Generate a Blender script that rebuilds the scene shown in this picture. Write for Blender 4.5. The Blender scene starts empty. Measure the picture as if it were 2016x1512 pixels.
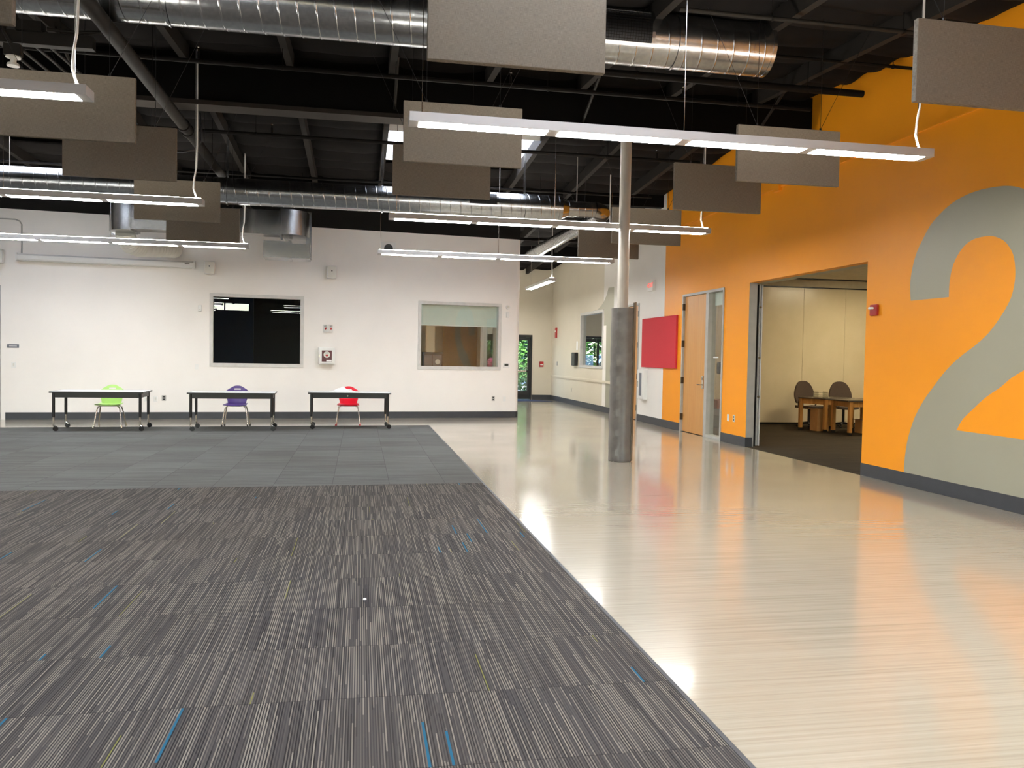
import bpy, bmesh, math, random
from mathutils import Vector, Matrix
random.seed(7)
PI = math.pi
scn = bpy.context.scene
COL = scn.collection

# ---------------------------------------------------------------- camera
CAM_H = 1.55
yaw, pitch, roll = [math.radians(a) for a in (10.5, -1.95, 1.05)]
fw = Vector((math.sin(yaw)*math.cos(pitch), math.cos(yaw)*math.cos(pitch), math.sin(pitch)))
rt = Vector((math.cos(yaw), -math.sin(yaw), 0)); up = rt.cross(fw)
rt2 = rt*math.cos(roll)+up*math.sin(roll); up2 = up*math.cos(roll)-rt*math.sin(roll)
cd = bpy.data.cameras.new('camera'); cam = bpy.data.objects.new('camera', cd); COL.objects.link(cam)
m = Matrix((rt2, up2, -fw)).transposed().to_4x4(); m.translation = (0, 0, CAM_H)
cam.matrix_world = m
cd.sensor_width = 36; cd.lens = 36*1615/2016; cd.clip_end = 300
scn.camera = cam
# ---------------------------------------------------------------- world, sun, exposure
scn.view_settings.view_transform = 'Standard'; scn.view_settings.look = 'None'
scn.view_settings.gamma = 1; scn.view_settings.use_curve_mapping = False
scn.view_settings.exposure = 0.0
LAMP = 60.0      # radiance of a lamp diffuser
w = bpy.data.worlds.new('sky'); scn.world = w; w.use_nodes = True
nt = w.node_tree; nt.nodes.clear()
sk = nt.nodes.new('ShaderNodeTexSky'); sk.sky_type = 'NISHITA'; sk.sun_disc = False
sk.sun_elevation = math.radians(50); sk.sun_rotation = math.radians(200)
bg = nt.nodes.new('ShaderNodeBackground'); bg.inputs[1].default_value = 2.0
wo = nt.nodes.new('ShaderNodeOutputWorld'); nt.links.new(sk.outputs[0], bg.inputs[0]); nt.links.new(bg.outputs[0], wo.inputs[0])
sd = bpy.data.lights.new('sun', 'SUN'); sd.energy = 25.0; sd.angle = math.radians(1); sd.color = (1, .96, .9)
sun = bpy.data.objects.new('sun', sd); COL.objects.link(sun)
sun.rotation_euler = (math.radians(42), 0, math.radians(-25)); sun.location = (0, 0, 30)

# ---------------------------------------------------------------- helpers
def lin(c):
    return tuple(((x/255)/12.92 if x/255 <= .04045 else ((x/255+.055)/1.055)**2.4) for x in c)+(1,)
class N:
    """small node-tree writer"""
    def __init__(s, name):
        s.m = bpy.data.materials.new(name); s.m.use_nodes = True; s.t = s.m.node_tree
        s.b = s.t.nodes['Principled BSDF']; s.out = s.t.nodes['Material Output']
    def n(s, typ, **kw):
        x = s.t.nodes.new('ShaderNode'+typ)
        for k, v in kw.items(): setattr(x, k, v)
        return x
    def l(s, a, b): s.t.links.new(a, b)
    def val(s, sock, v):
        if isinstance(v, bpy.types.NodeSocket): s.l(v, sock)
        else: sock.default_value = v
    def math(s, op, a, b=0.0, c=None):
        x = s.n('Math', operation=op); s.val(x.inputs[0], a); s.val(x.inputs[1], b)
        if c is not None: s.val(x.inputs[2], c)
        return x.outputs[0]
    def mix(s, f, a, b, mode='MIX'):
        x = s.n('Mix', data_type='RGBA', blend_type=mode); s.val(x.inputs[0], f)
        s.val(x.inputs[6], a); s.val(x.inputs[7], b); return x.outputs[2]
    def ramp(s, f, stops):
        x = s.n('ValToRGB'); s.val(x.inputs[0], f); e = x.color_ramp.elements
        while len(e) < len(stops): e.new(.5)
        for i, (p, c) in enumerate(stops): e[i].position = p; e[i].color = c
        return x.outputs[0]
    def xyz(s, scale=(1, 1, 1), src='Object'):
        tc = s.n('TexCoord'); mp = s.n('Mapping'); s.l(tc.outputs[src], mp.inputs[0]); mp.inputs[3].default_value = scale
        return mp.outputs[0]
    def noise(s, vec, scale, detail=3, rough=.5):
        x = s.n('TexNoise'); s.l(vec, x.inputs['Vector']); x.inputs['Scale'].default_value = scale
        x.inputs['Detail'].default_value = detail; x.inputs['Roughness'].default_value = rough; return x.outputs['Fac']
    def white(s, x, y, z=0.0):
        c = s.n('CombineXYZ'); s.val(c.inputs[0], x); s.val(c.inputs[1], y); s.val(c.inputs[2], z)
        q = s.n('TexWhiteNoise', noise_dimensions='3D'); s.l(c.outputs[0], q.inputs[0]); return q.outputs['Value']
    def bump(s, h, strength=.2, dist=.01):
        b = s.n('Bump'); b.inputs['Strength'].default_value = strength; b.inputs['Distance'].default_value = dist
        s.l(h, b.inputs['Height']); s.l(b.outputs[0], s.b.inputs['Normal'])
    def set(s, color=None, rough=None, metal=None, spec=None):
        if color is not None: s.val(s.b.inputs['Base Color'], color)
        if rough is not None: s.val(s.b.inputs['Roughness'], rough)
        if metal is not None: s.val(s.b.inputs['Metallic'], metal)
        if spec is not None: s.val(s.b.inputs['Specular IOR Level'], spec)
        return s.m
def plain(name, rgb, rough=.5, metal=0, spec=.5, var=.06, scale=8, bump=0, bscale=60):
    """painted / moulded surface: a colour with faint mottling and optional grain"""
    n = N(name); c = lin(rgb); v = n.xyz()
    f = n.noise(v, scale)
    d = tuple(x*(1-var) for x in c[:3])+(1,); h = tuple(min(1, x*(1+var)) for x in c[:3])+(1,)
    n.set(n.ramp(f, [(.3, d), (.7, h)]), rough, metal, spec)
    if bump: n.bump(n.noise(v, bscale, 4), bump, .002)
    return n.m
def emit(name, rgb, strength):
    n = N(name); n.t.nodes.remove(n.b); e = n.n('Emission'); e.inputs[0].default_value = rgb+(1,); e.inputs[1].default_value = strength
    n.l(e.outputs[0], n.out.inputs[0]); return n.m

M = {}
M['white_wall'] = plain('white wall paint', (240, 236, 230), .45, spec=.35, var=.02, scale=1.2, bump=.12, bscale=220)
M['cream_wall'] = plain('cream wall paint', (214, 205, 186), .45, spec=.35, var=.02, scale=1.2, bump=.1, bscale=220)
M['orange'] = plain('orange wall paint', (247, 158, 30), .42, spec=.3, var=.02, scale=1.0, bump=.1, bscale=220)
M['mural_grey'] = plain('grey mural paint', (160, 157, 138), .38, spec=.45, var=.02, scale=1.0, bump=.1, bscale=220)
M['black_wall'] = plain('black upper wall', (26, 25, 24), .8, spec=.2, bump=.1)
M['insulation'] = plain('dark roof insulation facing', (27, 25, 24), .85, spec=.08, var=.12, scale=5, bump=.5, bscale=14)
M['beam_black'] = plain('black painted beam', (14, 13, 12), .7, spec=.1)
M['beam_lit_edge'] = plain('beam lit lower edge', (52, 48, 44), .7, spec=.15)  # lighter tone paints in the light on the beam's underside
M['purlin'] = plain('painted purlin', (40, 37, 34), .7, spec=.15)
M['pipe_dark'] = plain('dark pipe paint', (22, 19, 17), .6, spec=.12)
M['conduit'] = plain('painted conduit', (34, 31, 27), .6, spec=.15)
M['base'] = plain('charcoal rubber base', (62, 64, 68), .45, spec=.4)
M['frame_grey'] = plain('grey door frame paint', (172, 170, 164), .4)
M['frame_light'] = plain('pale window frame paint', (205, 203, 198), .4)
M['alu_black'] = plain('black anodised frame', (20, 20, 22), .35)
M['black'] = plain('black plastic', (18, 18, 20), .4)
M['white_plastic'] = plain('white plastic', (232, 232, 228), .35, var=.01)
M['offwhite'] = plain('off-white plastic', (216, 214, 204), .4, var=.02)
M['lamp_body'] = plain('lamp housing paint', (186, 182, 176), .4, var=.01)
M['fabric_grey'] = None
M['rear_grey'] = plain('dark grey wall paint', (84, 84, 84), .6)
M['red_fabric'] = plain('red fabric panel', (206, 52, 62), .85, var=.07, scale=60, bump=.4, bscale=500)
M['red'] = plain('red plastic', (170, 26, 30), .35)
M['shell_green'] = plain('lime green shell', (172, 216, 118), .3, var=.02)
M['shell_purple'] = plain('purple shell', (78, 58, 120), .3, var=.02)
M['shell_red'] = plain('red shell', (226, 22, 48), .3, var=.02)
M['table_top'] = plain('pale table laminate', (226, 228, 228), .28, var=.02)
M['steel'] = plain('column steel paint', (184, 177, 166), .3, var=.02)
M['chrome'] = plain('chrome', (210, 205, 196), .18, metal=1, var=.03)
M['dark_chair'] = plain('brown chair fabric', (70, 56, 46), .85, var=.1, scale=80)
M['card'] = plain('brown cardboard', (176, 130, 78), .8, var=.06)
M['office_top'] = plain('dark laminate', (70, 62, 56), .25)
M['office_ceiling'] = plain('office ceiling', (200, 190, 165), .8)
M['stone'] = plain('concrete walk', (170, 168, 162), .9, var=.08)
M['asphalt'] = plain('asphalt', (120, 118, 116), .9, var=.1)
M['navy_mat'] = plain('navy entrance mat', (46, 56, 84), .95, var=.15, scale=60)
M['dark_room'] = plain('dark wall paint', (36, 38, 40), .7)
M['blue_reflection'] = plain('painted blue reflection', (10, 40, 74), .6)
M['shade'] = plain('pale roller shade', (206, 216, 206), .8, var=.02)
M['grey_panel'] = plain('grey sign', (108, 112, 122), .5)
M['paper'] = plain('white paper', (240, 240, 238), .7, var=.02)
M['leaf'] = plain('leaves', (52, 92, 30), .5, var=.5, scale=1.4)
M['pink'] = plain('pink flowers', (232, 96, 110), .5, var=.4, scale=5)
M['car'] = plain('silver blue car paint', (150, 176, 200), .2, metal=.3)
M['carglass'] = plain('car glass', (24, 32, 40), .08)
M['lamp_on'] = emit('lamp diffuser', (1.0, .985, .95), LAMP)
M['lamp_up'] = emit('lamp upward lens', (1.0, .95, .86), LAMP*.62)
M['exit_on'] = emit('lit exit letters', (1.0, .12, .10), 1.6)

def _():
    n = N('grey woven acoustic fabric'); v = n.xyz((1, 1, 1))
    wv = n.noise(n.xyz((30, 30, 900)), 1, 2); wh = n.noise(n.xyz((900, 30, 30)), 1, 2)
    s = n.math('ADD', wv, wh); s = n.math('MULTIPLY', s, .5)
    f2 = n.noise(v, 6, 3)
    c = n.ramp(s, [(.35, lin((98, 91, 80))), (.65, lin((146, 137, 122)))])
    c = n.mix(n.math('MULTIPLY', f2, .25), c, lin((106, 98, 82)))
    n.set(c, .9, spec=.2); n.bump(s, .35, .002); M['fabric_grey'] = n.m
    n = N('galvanised sheet metal'); v = n.xyz()
    f = n.noise(v, 22, 4); f2 = n.noise(n.xyz((1, 14, 14)), 1.5, 2)
    c = n.ramp(f, [(.3, (.40, .41, .42, 1)), (.7, (.50, .51, .51, 1))])
    n.set(c, n.ramp(n.noise(v, 3, 2), [(.3, (.20,)*3+(1,)), (.7, (.26,)*3+(1,))]), 1.0); M['galv'] = n.m
    n = N('glass'); n.t.nodes.remove(n.b)
    fr = n.n('Fresnel'); ge = n.n('NewGeometry'); n.l(n.math('ADD', 1.6, n.math('MULTIPLY', ge.outputs['Backfacing'], 1/1.6-1.6)), fr.inputs[0])
    tr = n.n('BsdfTransparent'); tr.inputs[0].default_value = (.95, .97, .96, 1)
    gl = n.n('BsdfGlossy'); gl.inputs['Roughness'].default_value = .0
    mx = n.n('MixShader'); n.l(fr.outputs[0], mx.inputs[0]); n.l(tr.outputs[0], mx.inputs[1]); n.l(gl.outputs[0], mx.inputs[2])
    n.l(mx.outputs[0], n.out.inputs[0]); M['glass'] = n.m
    n = N('skylight panel'); n.t.nodes.remove(n.b); tl = n.n('BsdfTranslucent'); tl.inputs[0].default_value = (.95, .95, .95, 1)
    n.l(tl.outputs[0], n.out.inputs[0]); M['skylight'] = n.m
    n = N('clear plastic'); n.t.nodes.remove(n.b)
    tr = n.n('BsdfTransparent'); tr.inputs[0].default_value = (.8, .8, .76, 1); gl = n.n('BsdfGlossy'); gl.inputs['Roughness'].default_value = .1
    mx = n.n('MixShader'); mx.inputs[0].default_value = .25; n.l(tr.outputs[0], mx.inputs[1]); n.l(gl.outputs[0], mx.inputs[2])
    n.l(mx.outputs[0], n.out.inputs[0]); M['clear'] = n.m
    # wood veneer doors: three vertical leaves of grain
    n = N('maple veneer'); tc = n.n('TexCoord'); sp = n.n('SeparateXYZ'); n.l(tc.outputs['Object'], sp.inputs[0])
    lf = n.math('FLOOR', n.math('DIVIDE', sp.outputs[1], .21))
    f = n.noise(n.xyz((6, 38, 1.2)), 1, 5, .6)
    c = n.ramp(f, [(.25, lin((190, 134, 72))), (.75, lin((216, 164, 98)))])
    c = n.mix(n.math('MULTIPLY', n.white(lf, 1.0, 2.0), .35), c, lin((205, 142, 70)))
    n.set(c, .4); M['maple'] = n.m
    n = N('oak table leg'); f = n.noise(n.xyz((30, 30, 2)), 1, 4)
    n.set(n.ramp(f, [(.3, lin((160, 108, 50))), (.7, lin((194, 142, 76)))]), .45); M['oak'] = n.m
    # padded vinyl wrap with creases
    n = N('grey vinyl pad'); v = n.xyz((1, 1, 1)); f = n.noise(n.xyz((1.5, 1.5, 5)), 1.6, 2, .5); g = n.noise(v, 9, 2)
    n.set(n.ramp(g, [(.3, lin((92, 88, 84))), (.7, lin((104, 100, 95)))]), .33, spec=.5); n.bump(f, .35, .012); M['pad'] = n.m
    # carpets
    TILE = .665
    def carpet(name, along_y, cols, acc, bright, office=False):
        n = N(name); tc = n.n('TexCoord'); sp = n.n('SeparateXYZ'); n.l(tc.outputs['Object'], sp.inputs[0])
        a, b = (sp.outputs[0], sp.outputs[1]) if along_y else (sp.outputs[1], sp.outputs[0])
        fl = lambda x, d, o=0.0: n.math('FLOOR', n.math('DIVIDE', n.math('ADD', x, o), d))
        strand = fl(a, .0056); pair = fl(a, .0112)
        row = fl(b, TILE, .31); colm = fl(a, TILE, .12)
        off = n.math('MULTIPLY', n.white(strand, row, 3.3), 4.0)
        seg = fl(n.math('ADD', b, off), .72)
        v = n.white(strand, seg, row)
        odd = n.math('MODULO', n.math('ABSOLUTE', strand), 2.0)
        v = n.math('ADD', n.math('MULTIPLY', v, .48), n.math('MULTIPLY', odd, .46))
        c = n.ramp(v, cols)
        tint = n.white(row, colm, 9.0)
        c = n.mix(n.math('MULTIPLY', tint, .22), c, lin(bright), 'MIX')
        if not along_y:
            lo = n.noise(n.xyz((.9, 11, 1)), 1.5, 4, .6)
            c = n.mix(n.ramp(lo, [(.35, (.0, .0, .0, 1)), (.65, (.55, .55, .55, 1))]), c, lin((tuple(int(x*.72) for x in bright))))
            c = n.mix(n.math('MULTIPLY', n.math('GREATER_THAN', n.white(colm, row, 5.0), .6), .11), c, lin(tuple(min(255, x+22) for x in bright)))
        t2 = n.noise(n.xyz((1, 1, 1)), .55, 2)
        c = n.mix(n.math('MULTIPLY', n.math('SUBTRACT', t2, .40), .6), c, lin((66, 58, 48)))
        if acc:
            s2 = fl(n.math('ADD', b, n.math('MULTIPLY', n.white(pair, row, 1.1), 3.0)), .62)
            q = n.white(pair, s2, n.math('ADD', row, 40.0))
            c = n.mix(n.math('GREATER_THAN', q, .9965), c, lin((40, 92, 116)))
            c = n.mix(n.math('LESS_THAN', n.white(strand, s2, n.math('ADD', row, 71.0)), .0013), c, lin((116, 114, 66)))
        # seams between tiles
        for ax, o in ((b, .31), (a, .12)):
            fr = n.math('FRACT', n.math('DIVIDE', n.math('ADD', ax, o), TILE))
            c = n.mix(n.math('MULTIPLY', n.math('LESS_THAN', fr, .008), .5), c, lin((30, 30, 30)))
        n.set(c, .95, spec=.1); n.bump(n.noise(n.xyz(), 900, 1), .3, .002)
        return n.m
    dk = [(0.0, lin((30, 30, 33))), (.42, lin((62, 60, 61))), (.66, lin((88, 84, 80))), (1.0, lin((146, 139, 127)))]
    lt = [(0.0, lin((66, 67, 67))), (.5, lin((96, 97, 96))), (1.0, lin((134, 135, 132)))]
    M['carpet_front'] = carpet('striped carpet tiles', True, dk, True, (80, 76, 72))
    M['carpet_back'] = carpet('grey carpet tiles', False, lt, False, (112, 114, 112))
    of = [(0.0, lin((36, 31, 25))), (.5, lin((60, 52, 41))), (1.0, lin((88, 77, 62)))]
    M['carpet_office'] = carpet('brown carpet tiles', False, of, False, (54, 46, 36))
    # polished streaky sheet floor
    n = N('polished sheet floor'); st = n.noise(n.xyz((.35, 26, 1)), 1.6, 5, .65); st2 = n.noise(n.xyz((.9, 110, 1)), 1.3, 2)
    bl = n.noise(n.xyz(), .8, 3)
    c = n.ramp(st, [(.28, lin((154, 145, 127))), (.5, lin((170, 161, 143))), (.75, lin((180, 172, 155)))])
    c = n.mix(n.math('MULTIPLY', n.math('GREATER_THAN', st2, .66), .10), c, lin((150, 138, 118)))
    n.set(c, n.ramp(bl, [(.3, (.15,)*3+(1,)), (.7, (.24,)*3+(1,))]), spec=.9)
    n.b.inputs['Coat Weight'].default_value = .6; n.b.inputs['Coat Roughness'].default_value = .10
    h = n.math('ADD', n.noise(n.xyz((1.0, 3, 1)), 1.1, 2), n.math('MULTIPLY', st, .02))
    n.bump(h, .06, .010); M['floor'] = n.m
_()

class B:
    """collects shapes; build() links them as one mesh object"""
    def __init__(s): s.b = bmesh.new()
    def box(s, x0, x1, y0, y1, z0, z1, mat=None):
        vs = [s.b.verts.new(p) for p in [(x0,y0,z0),(x1,y0,z0),(x1,y1,z0),(x0,y1,z0),(x0,y0,z1),(x1,y0,z1),(x1,y1,z1),(x0,y1,z1)]]
        if mat is not None:
            for v in vs: v.co = mat @ v.co
        for f in ((0,3,2,1),(4,5,6,7),(0,1,5,4),(1,2,6,5),(2,3,7,6),(3,0,4,7)): s.b.faces.new([vs[i] for i in f])
        return s
    def cyl(s, p0, p1, r0, r1=None, n=16, cap=True):
        p0, p1 = Vector(p0), Vector(p1); r1 = r0 if r1 is None else r1
        d = (p1-p0).normalized(); a = d.orthogonal().normalized(); c = d.cross(a)
        R = [[s.b.verts.new(p+(a*math.cos(2*PI*i/n)+c*math.sin(2*PI*i/n))*r) for i in range(n)] for p, r in ((p0, r0), (p1, r1))]
        for i in range(n): s.b.faces.new((R[0][i], R[0][(i+1)%n], R[1][(i+1)%n], R[1][i]))
        if cap:
            s.b.faces.new(R[0][::-1]); s.b.faces.new(R[1])
        return s
    def tube(s, pts, r, n=8, cap=True):
        pts = [Vector(p) for p in pts]; rs = r if isinstance(r, (list, tuple)) else [r]*len(pts)
        rings = []; a = None
        for i, p in enumerate(pts):
            d = (pts[min(i+1, len(pts)-1)]-pts[max(i-1, 0)]).normalized()
            a = d.orthogonal().normalized() if a is None else (a-d*a.dot(d)).normalized()
            c = d.cross(a)
            rings.append([s.b.verts.new(p+(a*math.cos(2*PI*k/n)+c*math.sin(2*PI*k/n))*rs[i]) for k in range(n)])
        for i in range(len(rings)-1):
            for k in range(n): s.b.faces.new((rings[i][k], rings[i][(k+1)%n], rings[i+1][(k+1)%n], rings[i+1][k]))
        if cap: s.b.faces.new(rings[0][::-1]); s.b.faces.new(rings[-1])
        return s
    def lathe(s, prof, origin=(0,0,0), n=24):
        o = Vector(origin); rings = []
        for r, z in prof: rings.append([s.b.verts.new(o+Vector((r*math.cos(2*PI*k/n), r*math.sin(2*PI*k/n), z))) for k in range(n)])
        for i in range(len(rings)-1):
            for k in range(n): s.b.faces.new((rings[i][k], rings[i][(k+1)%n], rings[i+1][(k+1)%n], rings[i+1][k]))
        s.b.faces.new(rings[0][::-1]); s.b.faces.new(rings[-1]); return s
    def prism(s, poly, fn, t):
        """poly of (a,b); fn(a,b,d) -> point; d = 0 and t"""
        lo = [s.b.verts.new(fn(a, b, 0)) for a, b in poly]; hi = [s.b.verts.new(fn(a, b, t)) for a, b in poly]
        s.b.faces.new(lo[::-1]); s.b.faces.new(hi); k = len(poly)
        for i in range(k): s.b.faces.new((lo[i], lo[(i+1)%k], hi[(i+1)%k], hi[i]))
        return s
    def grid(s, nu, nv, fn, th=0):
        V = [[s.b.verts.new(fn(i/nu, j/nv)) for j in range(nv+1)] for i in range(nu+1)]
        for i in range(nu):
            for j in range(nv): s.b.faces.new((V[i][j], V[i+1][j], V[i+1][j+1], V[i][j+1]))
        return s
    def build(s, name, mat, parent=None, smooth=False, bevel=0, solid=0, loc=None, rz=None, subsurf=0):
        bmesh.ops.recalc_face_normals(s.b, faces=s.b.faces[:])
        me = bpy.data.meshes.new(name); s.b.to_mesh(me); s.b.free()
        if smooth:
            for p in me.polygons: p.use_smooth = True
        o = bpy.data.objects.new(name, me); COL.objects.link(o)
        me.materials.append(M[mat] if isinstance(mat, str) else mat)
        if parent is not None: o.parent = parent
        if loc is not None: o.location = loc
        if rz is not None: o.rotation_euler = (0, 0, rz)
        if solid:
            md = o.modifiers.new('solid', 'SOLIDIFY'); md.thickness = solid; md.offset = 0
        if bevel:
            md = o.modifiers.new('bevel', 'BEVEL'); md.width = bevel; md.segments = 2; md.limit_method = 'ANGLE'
        if subsurf:
            md = o.modifiers.new('sub', 'SUBSURF'); md.levels = md.render_levels = subsurf
        if smooth and not subsurf:
            md = o.modifiers.new('es', 'EDGE_SPLIT'); md.split_angle = math.radians(40)
        return o
def tag(o, label, cat, group=None, kind=None):
    if label: o['label'] = label
    if cat: o['category'] = cat
    if group: o['group'] = group
    if kind: o['kind'] = kind
    return o
def struct(o): o['kind'] = 'structure'; return o
def thing(name, label, cat, loc=(0,0,0), rz=0, group=None):
    o = bpy.data.objects.new(name, None); COL.objects.link(o); o.location = loc; o.rotation_euler = (0, 0, rz)
    o.empty_display_size = .1; return tag(o, label, cat, group)
def text(name, body, size, mat, parent, mx, depth=.001):
    cu = bpy.data.curves.new(name, 'FONT'); cu.body = body; cu.size = size; cu.extrude = depth; cu.align_x = 'CENTER'; cu.align_y = 'CENTER'
    t = bpy.data.objects.new('tmp', cu); COL.objects.link(t); bpy.context.view_layer.update()
    me = bpy.data.meshes.new_from_object(t.evaluated_get(bpy.context.evaluated_depsgraph_get())); bpy.data.objects.remove(t)
    me.transform(mx); me.materials.clear(); me.materials.append(M[mat])
    o = bpy.data.objects.new(name, me); COL.objects.link(o); o.parent = parent; return o
def copy_tree(o, parent=None):
    c = o.copy(); COL.objects.link(c)
    if parent is not None: c.parent = parent
    for ch in list(o.children): copy_tree(ch, c)
    return c

# ---------------------------------------------------------------- room dimensions
WX = 6.8                     # orange side wall
def roof(y): return 5.66-.066*(11.85-y) if y < 11.85 else 5.66-.054*(y-11.85)
TH = math.atan(.107)         # far white wall runs slightly askew
def bwy(x): return 19.90+.107*x
def bwloc(x, z, off=0.0):    # point on the face of the far white wall, off = towards the room
    return (x+off*math.sin(TH), bwy(x)-off*math.cos(TH), z)
X0, X1, Y0, Y1 = -12.0, 6.8, -8.0, 28.9

# ---------------------------------------------------------------- floor and carpets
struct(B().box(X0-.2, WX+.3, Y0-.2, Y1+.2, -.2, 0).build('floor', 'floor'))
YB = lambda x: 9.74+.045*x   # seam between the two carpets
YR = lambda x: 17.73+.092*x  # rear edge of the carpet
XE = 1.47
fn = lambda a, b, d: Vector((a, b, d))
struct(B().prism([(X0, Y0), (XE, Y0), (XE, YB(XE)), (X0, YB(X0))], fn, .008).build('carpet_striped', 'carpet_front'))
struct(B().prism([(X0, YB(X0)), (XE, YB(XE)), (XE, YR(XE)), (X0, YR(X0))], fn, .008).build('carpet_grey', 'carpet_back'))
struct(B().box(XE, XE+.022, Y0, YR(XE)+.02, 0, .010).prism([(X0, YR(X0)), (XE, YR(XE)), (XE, YR(XE)+.02), (X0, YR(X0)+.02)], fn, .010).build('trim_1', 'base'))
struct(B().prism([(5.0, 27.6), (6.55, 27.6), (5.9, 28.75), (4.3, 28.75)], fn, .012).build('trim_2', 'navy_mat'))

# ---------------------------------------------------------------- side wall with its colours, cut round the openings
OP = (10.19, 13.65, 2.93)        # opening to the office: y0, y1, top
DR = (14.66, 16.70, 2.93)        # maple door with sidelight
D2 = (19.50, 20.50, 2.92)        # second maple door
HW = (22.57, 25.00, 1.26, 2.91)  # hall window
def wallstrip(y0, y1, z0, z1fn, mat, name, x0=WX, x1=WX+.15):
    b = B(); n = max(1, int((y1-y0)/1.5)); ys = [y0+(y1-y0)*i/n for i in range(n+1)]
    if y0 < 11.85 < y1: ys = sorted(ys+[11.85])
    for a, c in zip(ys, ys[1:]):
        b.prism([(a, z0), (c, z0), (c, z1fn(c)), (a, z1fn(a))], lambda p, q, d: Vector((x0+d, p, q)), x1-x0)
    bmesh.ops.remove_doubles(b.b, verts=b.b.verts[:], dist=1e-5)
    return struct(b.build(name, mat))
top = lambda y: roof(y)+.02
def flat(z): return lambda y: z
wall_right = struct(B().box(WX+.001, WX+.002, -7.9, -7.8, .1, .2).build('wall_right', 'orange'))
def grow(y0, y1, z0, zf, mat, nm): return wallstrip(y0, y1, z0, zf, mat, nm)
grow(Y0, OP[0], 0, top, 'orange', 'wall_right')
grow(OP[0], OP[1], OP[2], top, 'orange', 'wall_right')
grow(OP[1], DR[0], 0, top, 'orange', 'wall_right')
grow(DR[0], DR[1], DR[2], top, 'orange', 'wall_right')
grow(DR[1], 17.8, 0, top, 'orange', 'wall_right')
grow(17.8, D2[0], 0, top, 'white_wall', 'wall_right')
grow(D2[0], D2[1], D2[2], top, 'white_wall', 'wall_right')
grow(D2[1], HW[0], 0, top, 'white_wall', 'wall_right')
grow(HW[0], HW[1], 0, flat(HW[2]), 'cream_wall', 'wall_right')
grow(HW[0], HW[1], HW[3], top, 'cream_wall', 'wall_right')
grow(HW[1], Y1, 0, top, 'cream_wall', 'wall_right')
bpy.data.objects.remove(wall_right)
# painted numerals (flat paint, 1.5 mm proud)
two_out = [(9.27,2.338),(9.291,2.544),(9.262,2.732),(9.195,2.914),(9.099,3.059),(8.961,3.225),(8.797,3.339),(8.613,3.428),(8.385,3.486),(8.15,3.504),(7.926,3.493),(7.746,3.468),(7.571,3.412),(7.3,3.28),(7.05,3.06),(6.9,2.8),(6.86,2.5),(6.93,2.2),(7.1,1.95),(7.25,1.72)]
tri = [(7.436,1.5),(7.608,1.41),(7.744,1.312),(7.957,1.186),(8.141,1.044),(8.293,.917),(8.385,.785)]
two_in = [(8.59,2.337),(8.589,2.486),(8.556,2.661),(8.48,2.8),(8.371,2.904),(8.239,2.961),(8.085,2.974),(7.935,2.959),(7.787,2.895),(7.692,2.806),(7.631,2.702),(7.603,2.565),(7.604,2.432),(7.638,2.289),(7.702,2.174),(7.816,2.032),(7.955,1.892),(8.139,1.765),(8.371,1.633),(8.596,1.47),(8.82,1.25),(8.96,1.10),(9.11,.889),(9.20,.691),(9.25,.525),(9.28,.328),(9.285,.17)]
def smooth(ps, k=5):
    out = []
    for i in range(len(ps)-1):
        p0, p1, p2, p3 = ps[max(i-1, 0)], ps[i], ps[i+1], ps[min(i+2, len(ps)-1)]
        for j in range(k):
            t = j/k; out.append(tuple(.5*((2*b_)+(c_-a_)*t+(2*a_-5*b_+4*c_-d_)*t*t+(3*b_-a_-3*c_+d_)*t**3) for a_, b_, c_, d_ in zip(p0, p1, p2, p3)))
    return out+[ps[-1]]
two_out = smooth(two_out); two_in = smooth(two_in)
poly2 = two_out + smooth(tri) + [(6.86, .775), (6.86, .17)] + two_in[::-1]
wp = lambda a, b, d: Vector((WX-.0015+d, a, b))
struct(B().prism(poly2, wp, .003).build('wall_painted_numeral_two', 'mural_grey'))
one = [(21.62,.17),(21.62,3.49),(22.15,3.51),(22.28,3.33),(22.52,3.17),(22.82,3.04),(23.2,2.95),(23.9,2.925),(22.57,2.925),(22.52,2.925),(22.52,2.46),(22.28,2.46),(22.22,.17)]
one = [p for i, p in enumerate(one) if i != 8]
struct(B().prism(one, wp, .003).build('wall_painted_numeral_one', 'mural_grey'))
# horizontal reveal line high on the orange wall and its bracket
struct(B().box(WX-.022, WX, Y0, 17.8, 4.42, 4.445).build('trim_3', 'orange'))
struct(B().box(WX-.06, WX, 12.6, 12.78, 4.36, 4.47).build('trim_4', 'orange'))
# office opening jamb and header lining
struct(B().box(WX+.002, WX+.152, OP[1]-.003, OP[1]+.16, 0, OP[2]).build('wall_office_jamb', 'frame_grey'))
struct(B().box(WX+.15, WX+.34, OP[0]-.16, OP[0], 0, OP[2]+.2).build('wall_office_jamb', 'mural_grey'))
struct(B().box(WX+.15, WX+.34, OP[0]-.16, OP[1]+.16, OP[2], 3.75).build('wall_office_header', 'mural_grey'))
# baseboards
def base_right(a, c, nm='baseboard_right'): struct(B().box(WX-.012, WX+.001, a, c, 0, .17).build(nm, 'base', bevel=.003))
for a, c in ((Y0, OP[0]), (OP[1], DR[0]), (DR[1], D2[0]), (D2[1], Y1)): base_right(a, c)
struct(B().box(WX-.012, WX+.12, OP[1]-.015, OP[1]-.003, 0, .17).build('baseboard_right', 'base'))
struct(B().box(WX-.03, WX, 21.0, Y1, .83, .90).build('trim_5', 'cream_wall'))

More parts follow.
